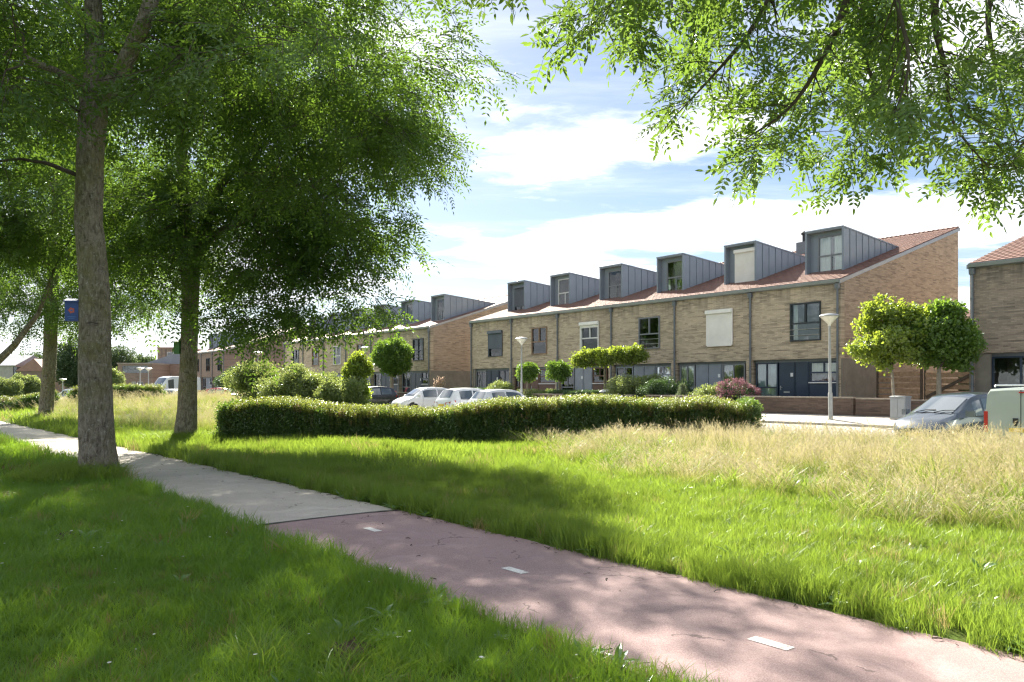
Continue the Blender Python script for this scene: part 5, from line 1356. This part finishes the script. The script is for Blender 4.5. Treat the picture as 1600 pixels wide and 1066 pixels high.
def box_hedge(label, px0, px1, q, h, th, key='leaf_deep', n=2500, seed=1, z=.75, scale=.8):
    a, b = gq(px0, q), gq(px1, q); L = (b - a).xy.length; c = (a + b) / 2; t = thing('hedge', label, 'hedge', (c.x, c.y, z), HROT, 'clipped hedges in the front gardens')
    g = np.random.default_rng(seed); x, y, zz = g.uniform(-L/2, L/2, n), g.uniform(-th/2, th/2, n), g.uniform(0, h, n); f = g.integers(0, 5, n)
    y = np.where(f < 2, -th/2 + np.abs(g.normal(0, .05, n)), y); zz = np.where((f >= 2) & (f < 4), h - np.abs(g.normal(0, .05, n)), zz); x = np.where(f == 4, np.where(g.random(n) < .5, -L/2, L/2) + g.normal(0, .05, n), x)
    scatter('foliage', key, np.stack([x, y, zz], 1), np.stack([g.uniform(-.7, .7, n), g.uniform(-.7, .7, n), g.uniform(0, 6.28, n)], 1), scale * g.uniform(.75, 1.2, n), t)
    s = MB(); rr = random.Random(seed)
    for k in range(40): xx, yy = rr.uniform(-L/2, L/2), rr.uniform(-th/3, th/3); s.tube([(xx, yy, -.05), (xx, yy, h * .85)], [.018, .01], 4)
    obj('stems', s, M['twig'], t, kind='stuff'); return t
box_hedge('low clipped hedge before the dark shuttered end house', 712, 764, 3.4, .95, .7, n=1700, seed=2)
box_hedge('clipped hedge between the two small ball trees and the dark bin', 864, 936, 3.7, .85, .7, n=2600, seed=3)
box_hedge('narrow clipped hedge growing down between two garden walls', 889, 905, 4.2, .80, .7, n=900, seed=4)
box_hedge('low hedge in the far grass left of the third trunk', -30, 62, 12, .9, 1.2, 'leaf_hedge', 2600, 5, .0, 1.2) if False else None

def at_q(px, q): p = gq(px, q); return (p.x, p.y, .75 if q < 4.3 else float(gz(p.x, p.y, True)))
gb = 'small ball trees clipped on bare stems'
small_tree('ball_tree', 'left small ball tree beside the street lamp', at_q(824, 3.2), 'leaf_maple', [((0, 0, 2.05), (.62, .62, .58))], 330, 61, 1.6, .05, .8, gb, rough=.15, shell=.6)
small_tree('ball_tree', 'right small ball tree before the brown front door', at_q(873, 3.2), 'leaf_maple', [((0, 0, 2.05), (.64, .64, .60))], 330, 62, 1.6, .05, .8, gb, rough=.15, shell=.6)
small_tree('ball_tree', 'large ball tree with a dense green head before the middle row', at_q(612, 3.0), 'leaf_maple', [((0, 0, 3.55), (1.58, 1.58, 1.3)), ((0.2, 0, 3.1), (1.25, 1.25, 1.0))], 1900, 63, 2.5, .16, 1.15, None, rough=.15, shell=.55)
small_tree('flat_trained_tree', 'flat trained tree with a wide sunlit layer of leaves over a thin trunk', at_q(945, 2.8), 'leaf_bright', [((-1.0, .3, 2.75), (.85, .6, .50)), ((.05, 0, 2.7), (.75, .6, .42)), ((1.0, -.4, 2.8), (.85, .6, .48)), ((1.8, -.6, 2.85), (.55, .5, .42))], 800, 64, 2.3, .07, .85, None, bark=M['bark'])
small_tree('maple_tree', 'bright yellow green tree before the brown brick gable', tuple(gq(1398, 3.6)), 'leaf_bright', [((-.1, 0, 3.1), (1.2, 1.2, 1.1)), ((-.75, 0, 2.6), (.8, .8, .65)), ((-.35, 0, 3.95), (.7, .7, .5)), ((.5, 0, 3.7), (.7, .7, .5)), ((.8, .1, 2.8), (.7, .7, .7))], 1150, 65, 1.9, .055, 1.0, None, lean=-.12, rough=.24)
small_tree('maple_tree', 'darker green tree behind the bright one, before the wooden fence', tuple(gq(1467, 2.4)), 'leaf_maple', [((.1, 0, 3.1), (1.15, 1.15, 1.1)), ((.75, 0, 2.7), (1.0, 1.0, .9)), ((.2, 0, 3.9), (.7, .7, .45)), ((-.7, 0, 2.9), (.8, .8, .7))], 1500, 66, 1.9, .09, 1.05, None, rough=.22)
M['pale_bark'] = M['pale_bark']
shrub('shrub', 'big clipped light green shrub behind the garden wall', 'shrub', at_q(992, 3.2), 'leaf_shrub', [((-.5, 0, .9), (1.3, 1.0, .95)), ((.5, 0, .85), (1.2, 1.0, .95))], 1700, 67, .9, None, rough=.06)
shrub('shrub', 'dark green clipped shrub adjoining the big light green one', 'shrub', at_q(1042, 3.0), 'leaf_deep', [((0, 0, .85), (1.25, .9, .85)), ((.5, 0, .7), (.8, .8, .75))], 1500, 68, .9, None, rough=.05)
t = thing('young_conifer', 'small pale conifer between the clipped shrubs and the hydrangea', 'conifer', at_q(1066, 3.7), 0)
m = MB(); m.tube([(0, 0, -.05), (0, 0, 1.25)], [.03, .01], 6); obj('trunk', m, M['twig'], t)
g = np.random.default_rng(3); n = 300; zz = g.random(n) ** 1.3; ang = g.uniform(0, 6.28, n); rad = (.46 * (1 - zz) + .04) * g.uniform(.5, 1, n)
scatter('foliage', 'leaf_conifer', np.stack([rad * np.cos(ang), rad * np.sin(ang), .1 + zz * 1.15], 1), np.stack([g.uniform(-.4, .4, n), g.uniform(-.4, .4, n), ang], 1), g.uniform(.7, 1.0, n), t)
shrub('shrub', 'pale green rounded shrub left of the purple hydrangea', 'shrub', at_q(1108, 3.5), 'leaf_shrub', [((0, 0, .55), (.95, .7, .62)), ((.4, 0, .7), (.6, .6, .5))], 800, 69, .75)
h = shrub('hydrangea', 'hydrangea with purple pink blooms beside the pale blue curtained window', 'shrub', at_q(1157, 3.3), 'leaf_deep', [((0, 0, .70), (.95, .75, .68)), ((-.5, 0, .8), (.55, .55, .5))], 800, 70, .85)
foliage(h, 'leaf_purple', [((-.15, -.1, .85), (1.0, .78, .62))], 330, 71, .9, 'blossoms', shell=.15)
shrub('shrub', 'fluffy olive green bush before the dark shuttered end house', 'shrub', at_q(779, 3.4), 'leaf_shrub', [((0, 0, .75), (1.0, .8, .80))], 900, 72, .8)
shrub('shrub', 'low rose bushes along the wall below the ball trees', 'shrub', at_q(847, 3.7), 'leaf_shrub', [((-1.1, 0, .45), (.8, .5, .5)), ((.2, 0, .5), (.9, .5, .5)), ((-.4, 0, .6), (.6, .5, .45))], 900, 73, .65)
t = thing('pampas_grass', 'pampas grass with pinkish plumes by the middle gable', 'plant', (*gq(684, 2.5).xy, .75), 0)
r = random.Random(4); m = MB(); p_ = MB()
for k in range(34):
    a = r.uniform(0, 6.28); e = Vector((math.cos(a) * r.uniform(.1, .55), math.sin(a) * .4, r.uniform(1.0, 1.6))); m.tube([(e.x * .15, e.y * .15, 0), (e.x * .5, e.y * .5, e.z * .6), e], [.012, .009, .006], 3)
    for j in range(7): leaflet(p_, e - Vector((0, 0, .08 * j - .25)), rv(r) * .6 + Vector((0, 0, 1)), rv(r), .22, .06)
obj('stalks', m, M['straw_green'], t, kind='stuff'); obj('plumes', p_, M['plume'], t, kind='stuff')
t = thing('flower_pots', 'red flowers on the wall beneath the large ball tree', 'flowers', (*gq(600, 3.9).xy, 1.1), 0)
foliage(t, 'leaf_red_flower', [((-1.0, 0, .35), (.5, .3, .22)), ((.6, 0, .25), (.4, .3, .2))], 60, 75, 1.2, 'blossoms'); foliage(t, 'leaf_deep', [((-1.0, 0, .2), (.55, .3, .25)), ((.6, 0, .12), (.45, .3, .2))], 160, 76, .7)
small_tree('narrow_tree', 'narrow pale green shrub-like tree left of the dark car', (*gp(556, 40).xy, .0), 'leaf_bright', [((0, 0, 1.9), (.66, .6, 1.4)), ((.12, 0, 2.95), (.5, .5, .7))], 900, 77, 1.0, .05, .95)
gs = 'big pale shrubs on the far side of the meadow'
shrub('shrub', 'tallest of the big pale garden shrubs, at the left end of their row', 'shrub', (*gp(402, 44).xy, 0), 'leaf_shrub', [((0, 0, 1.8), (1.3, 1.2, 1.5)), ((-.5, 0, 2.6), (.8, .8, .8)), ((.7, 0, 1.6), (1.3, 1.0, 1.2))], 1300, 80, 1.3, gs)
shrub('shrub', 'broad pale shrub second from the left in the row of big shrubs', 'shrub', (*gp(448, 42).xy, 0), 'leaf_shrub', [((0, 0, 1.4), (1.6, 1.2, 1.3)), ((.7, 0, 1.9), (.9, .9, .8))], 1250, 81, 1.3, gs)
shrub('shrub', 'broad pale shrub third from the left in the row of big shrubs', 'shrub', (*gp(494, 41).xy, 0), 'leaf_shrub', [((0, 0, 1.4), (1.6, 1.2, 1.25)), ((-.5, 0, 1.8), (.8, .8, .8)), ((.7, 0, 1.7), (.7, .7, .7))], 1250, 82, 1.25, gs)
shrub('shrub', 'rightmost of the big pale shrubs, next to the narrow tree', 'shrub', (*gp(533, 39).xy, 0), 'leaf_shrub', [((0, 0, 1.2), (1.2, 1.0, 1.1)), ((-.5, 0, 1.6), (.7, .7, .7))], 900, 83, 1.2, gs)
shrub('shrub', 'dark bush against the far brick gable above the big shrubs', 'shrub', (*gp(368, 90).xy, .75), 'leaf_deep', [((0, 0, 1.6), (2.0, 1.5, 1.6))], 900, 84, 2.0)
shrub('shrub', 'pale bush left of the third trunk before the dark gabled house', 'shrub', (*gp(42, 85).xy, .1), 'leaf_shrub', [((0, 0, 1.6), (1.5, 1.2, 1.5)), ((1.0, 0, 1.2), (1.2, 1, 1.1))], 1100, 85, 1.9, 'pale bushes far left')
shrub('shrub', 'pale bush at the left edge under the ash limb', 'shrub', (*gp(6, 82).xy, .1), 'leaf_shrub', [((0, 0, 1.3), (1.7, 1.2, 1.3))], 900, 86, 1.9, 'pale bushes far left')
shrub('shrub', 'green bush beside the flat roofed house, seen right of the nearest trunk', 'shrub', (*gp(181, 100).xy, .3), 'leaf_shrub', [((0, 0, 1.8), (1.0, 1.0, 1.9))], 500, 87, 2.2)
def loose_hedge(label, pts, h, n, seed):
    c = pts[0]; t = thing('hedge', label, 'hedge', (c[0], c[1], 0), 0, 'low hedges in the far grass'); g = np.random.default_rng(seed)
    k = g.uniform(0, len(pts) - 1.001, n); i = k.astype(int); f = k - i; P = np.array(pts); x = P[i, 0] * (1 - f) + P[i+1, 0] * f; y = P[i, 1] * (1 - f) + P[i+1, 1] * f + g.uniform(-.5, .5, n)
    z = gz(x, y, True) + h * (1 - .9 * g.random(n) ** 2.2) * (.9 + .15 * np.sin(x * 1.3)); scatter('foliage', 'leaf_hedge', np.stack([x - c[0], y - c[1], z], 1), np.stack([g.uniform(-.7, .7, n), g.uniform(-.7, .7, n), g.uniform(0, 6.28, n)], 1), g.uniform(1.1, 1.9, n), t)
    m = n // 4; scatter('young_shoots', 'hedge_shoots', np.stack([x - c[0], y - c[1], gz(x, y, True) + h], 1)[:m], np.stack([g.normal(0, .3, m), g.normal(0, .3, m), g.uniform(0, 6.28, m)], 1), g.uniform(.9, 1.5, m), t)
loose_hedge('low loose hedge at the left edge, left of the third trunk', [(-41, 56), (-34, 55), (-31.5, 54.5)], .85, 2600, 91)
loose_hedge('low loose hedge between the third and the nearest trunk', [(-31, 56), (-28, 57), (-25.6, 58)], .9, 1400, 92)

# far trees
def far_tree(label, px, Y, zc, r, n, seed, group='far trees behind the houses', conical=False):
    p = gp(px, Y); t = thing('far_tree', label, 'tree', (p.x, p.y, .6), 0, group); m = MB(); m.tube([(0, 0, -.2), (.1, 0, zc * .6), (0, 0, zc)], [.3, .22, .1], 8); obj('trunk', m, M['bark'], t)
    lobes = [((0, 0, zc), r), ((r[0] * .45, .2, zc - r[2] * .35), (r[0] * .6, r[1] * .6, r[2] * .55)), ((-r[0] * .45, .1, zc - r[2] * .2), (r[0] * .6, r[1] * .6, r[2] * .6))]
    foliage(t, 'leaf_far_leaf', lobes, n, seed, 1.0, 'crown', rough=.12)
far_tree('tall slim dark tree behind the big shrubs and the far gable', 458, 128, 7.4, (2.2, 2.2, 6.2), 1100, 101)
far_tree('rounded bluish tree just right of the nearest trunk, behind the flat roofed house', 187, 165, 5.8, (3.6, 3, 3.6), 700, 102)
far_tree('dark tree behind the red roofed house, left of the nearest trunk', 116, 140, 5.4, (3.0, 3, 4.6), 800, 103)
far_tree('small tree peeping over the flat roof far behind', 226, 175, 6.0, (2.6, 2.5, 2.0), 400, 104)
far_tree('tree rising behind the red roofed houses at the far left', 62, 190, 6.2, (5, 4, 3.2), 600, 105)
far_tree('green tree in the gap between the right hand row and the edge house', 1507, 55, 2.6, (2.0, 1.8, 2.0), 900, 106, None)

# ------------------------------------------------------------------ grass
def field(n, y0, y1, margin=1.5):
    """random points on the ground inside the view wedge and a little beside it, even over the area"""
    y = np.sqrt(rng.uniform(y0 ** 2, y1 ** 2, n)); half = .655 * y + margin; x = rng.uniform(-1, 1, n) * half; return x, y
def place(x, y): return np.stack([x, y, gz(x, y)], 1)
def nz(x, y, s=1.0): return (np.sin(x * 1.7 * s + 1.1 * np.sin(y * 1.3 * s)) + np.sin(y * 2.1 * s + 1.7 * np.sin(x * .9 * s)) + .6 * np.sin((x + y) * 3.7 * s)) / 2.6
def up_rot(n, tilt=.12): return np.stack([rng.normal(0, tilt, n), rng.normal(0, tilt, n), rng.uniform(0, 6.28, n)], 1)
def straw_mask(x, y):
    """0..1: how much tall straw grass stands here"""
    d = (x - .6) * .72 + (y - 24.5) * .26 + (np.interp(y, [8, 12, 16, 20, 24.5], [.35, .0, .4, .3, 0]))     # right of the mown edge
    e = (x - np.interp(y, [7, 9.2, 12, 16.1, 20, 24.5, 26.2], [7.4, 5.3, 4.2, 2.3, 1.4, .8, .2])) + .7 * nz(x, y, .6)
    right = sst(-.4, .9, e) * (y < 30) * sst(6.6, 8.2, y)
    right = right * (1 - .85 * sst(.25, .7, nz(x + 3, y * 1.6, .45)) * (y < 17))
    dc, t = path_dc(x, y)
    left = sst(2.2, 5.5, dc + 1.2 * nz(x, y, .3)) * (y > 31) * (x < -8)
    return np.maximum(right, left)
def off_hard(x, y):
    q = QC - (ND[0] * x + ND[1] * y); return q > 11.55
def keepout(x, y):
    k = off_hard(x, y)
    return k
def lay(name, key, n, y0, y1, region, scale, tilt=.12, margin=1.5, zs=None):
    x, y = field(n, y0, y1, margin); dc, t = path_dc(x, y); w = region(x, y, dc, t)
    k = (rng.random(n) < w) & keepout(x, y); x, y = x[k], y[k]; m = len(x)
    s = scale * rng.uniform(.7, 1.3, m) * (1 + .22 * nz(x, y, 1.4)); s3 = np.stack([s, s, s * (zs(x, y) if zs else 1)], 1)
    return scatter(name, key, place(x, y), up_rot(m, tilt), s3)
edge = lambda x, y: .07 * nz(x, y, 3.1) + .04 * nz(x, y, 9)
L_ = lambda x, y, dc, t: (dc < -1.17 + edge(x, y)).astype(float)
def Rr(x, y, dc, t): return (dc > 1.17 + edge(x, y)) * (1 - .42 * straw_mask(x, y))
lift = lambda x, y: 1 + .45 * np.exp(-((np.abs(path_dc(x, y)[0]) - 1.4) / .35) ** 2)
lay('lawn_grass', 'lawn_near', 9500, 2.6, 8.5, L_, 1.0, zs=lift); lay('lawn_grass', 'lawn_near', 9000, 8.2, 15, L_, 1.35, zs=lift); lay('lawn_grass', 'lawn_far', 9000, 14.5, 34, L_, 1.35, zs=lift); lay('lawn_grass', 'lawn_far', 5000, 33, 80, L_, 2.2)
lay('verge_grass', 'verge_near', 10500, 3.0, 9.5, Rr, .88, zs=lift); lay('verge_grass', 'verge_near', 19000, 9, 17.5, Rr, 1.08, zs=lift); lay('verge_grass', 'verge_far', 15000, 17, 34, Rr, 1.15, zs=lift)
lay('verge_grass', 'verge_far', 14000, 33, 95, lambda x, y, dc, t: (dc > 1.2) * (1 - .75 * straw_mask(x, y)), 2.0)
lay('long_grass', 'long_tuft', 9000, 4, 30, lambda x, y, dc, t: ((np.abs(dc) > 1.24) & (np.abs(dc) < 1.75 + .35 * nz(x, y, .9))) * (.30 + .6 * (dc > 0)) , .64, .2)
lay('long_grass', 'long_tuft', 7000, 4, 24, lambda x, y, dc, t: (np.abs(dc) > 1.5) * sst(.35, .8, nz(x + 7, y, .8)) * .5, .8, .15)
def S_(x, y, dc, t): return straw_mask(x, y) * (dc > 1.6) * np.where(x < -8, 1.0, .55 + .45 * sst(-.3, .5, nz(x * .7 + 4, y * 1.1, .9)))
sz = lambda x, y: .72 + .38 * sst(0, 4, x - np.interp(y, [7, 9.2, 12, 16.1, 20, 24.5, 26.2], [7.4, 5.3, 4.2, 2.3, 1.4, .8, .2])) * (x > -8) + .1 * (x < -8)
lay('straw_grass', 'straw', 9000, 7, 17, S_, .80, .10, 2.5, zs=sz); lay('straw_grass', 'straw', 14000, 16.5, 30, S_, .82, .10, 2.5, zs=sz); lay('straw_grass', 'straw', 9000, 30, 72, S_, 1.35, .1, 2, zs=lambda x, y: .72 + 0 * x)
lay('tall_green_grass', 'long_tuft', 9000, 8, 30, lambda x, y, dc, t: straw_mask(x, y) * (.25 + .6 * sst(0, .6, nz(x * .8 + 9, y * 1.2, .8))) * (dc > 2), 1.55, .12)
lay('broad_weeds', 'weeds', 3200, 2.8, 20, lambda x, y, dc, t: (np.abs(dc) > 1.15) * (.10 + .55 * sst(.3, .8, nz(x * .8 + 2, y * .8, 1.0)) + .4 * (np.abs(np.abs(dc) - 1.3) < .25)) * (1 - straw_mask(x, y)), 1.05, .15)
lay('daisies', 'daisies', 260, 3, 16, L_, 1.2, .1)
# rank grass round the feet of the trunks
for (cx, cy), rr_, n in (((-8.55, 16.2), 1.0, 520), ((-11.25, 27.2), 1.2, 480), ((-27.1, 45.8), 1.4, 260)):
    a = rng.uniform(0, 6.28, n); d = .44 + rr_ * rng.random(n) ** 1.8; x, y = cx + d * np.cos(a), cy + d * np.sin(a); k = np.abs(path_dc(x, y)[0]) > 1.2; x, y = x[k], y[k]
    scatter('long_grass', 'long_tuft', place(x, y), up_rot(len(x), .15), rng.uniform(.8, 1.5, len(x)))

# twigs and dead leaves along the edges of the path
lm = MB(); r = random.Random(12)
for k in range(520):
    t_ = r.uniform(-30, 1.5); s = 1 if r.random() < .75 else -1; dc = s * (1.17 - abs(r.gauss(0, .10)) - (1.2 * r.random() if r.random() < .16 else 0)); x, y = path_point(t_, dc)
    a = r.uniform(0, 6.28); z = .008 * (1 - min(1, (dc / PW) ** 2)) + .004
    if r.random() < .4: L = r.uniform(.02, .11); lm.tube([(x, y, z), (x + math.cos(a) * L * .5, y + math.sin(a) * L * .5, z + .006), (x + math.cos(a + .3) * L, y + math.sin(a + .3) * L, z)], r.uniform(.002, .006), 4, 0)
    else: leaflet(lm, Vector((x, y, z)), Vector((math.cos(a), math.sin(a), .12)), Vector((0, 0, 1)), r.uniform(.02, .055), r.uniform(.008, .02), 1)
M['dead_leaf'] = plain('dead_leaf', (.16, .10, .055), .9, 0, .25, 30)
obj('leaf_litter', lm, [M['twig'], M['dead_leaf']], kind='stuff')
# a mole hill near the camera
def molehill(p, rad, label):
    mb = MB(); r = random.Random(int(p[0] * 99)); n = 14; k = 6; vs = []
    for i in range(k + 1):
        f = i / k
        for j in range(n): a = 6.2832 * j / n; rr = rad * f * (1 + r.uniform(-.12, .12)); vs.append((rr * math.cos(a), rr * math.sin(a), rad * .42 * (1 - f * f) + r.uniform(-.012, .012) * (1 - f) - .03 * f))
    fs = [(i*n + j, (i+1)*n + j, (i+1)*n + (j+1) % n, i*n + (j+1) % n) for i in range(k) for j in range(n)]; mb.add(vs, fs)
    for q in range(26):
        a = r.uniform(0, 6.28); d = rad * r.uniform(.2, 1.2); s = r.uniform(.008, .022); x, y, z = d * math.cos(a), d * math.sin(a), rad * .42 * max(0, 1 - (d / rad) ** 2) + .005
        mb.add([(x + s, y, z), (x - s, y + s, z), (x - s, y - s, z), (x, y, z + s * 1.6)], [(0, 1, 3), (1, 2, 3), (2, 0, 3), (0, 2, 1)])
    o = obj('molehill', mb, M['soil'], loc=p); tag(o, label, 'molehill')
M['soil'] = plain('crumbly_soil', (.12, .085, .055), .95, 0, .3, 14)
p = gp(545, 5.65); molehill((p.x, p.y, p.z + .04), .17, 'small brown molehill in the near lawn, close to the bottom edge')
p = gp(105, 9.5); molehill((p.x, p.y, p.z + .04), .13, 'small brown molehill further up the lawn at the left')

HAZE = 0.0
if HAZE:
    hz_ = MB(); hz_.box(-960, 960, -70, 1560, -1.6, 24); 
    hm = bpy.data.materials.new('haze'); hm.use_nodes = True; T_ = NT(hm.node_tree); o_ = T_.n('ShaderNodeOutputMaterial')
    T_.t.links.new(T_.n('ShaderNodeVolumePrincipled', {'Color': (.86, .92, 1, 1), 'Density': HAZE, 'Anisotropy': .3}).outputs[0], o_.inputs['Volume'])
    obj('haze', hz_, hm, kind='stuff')
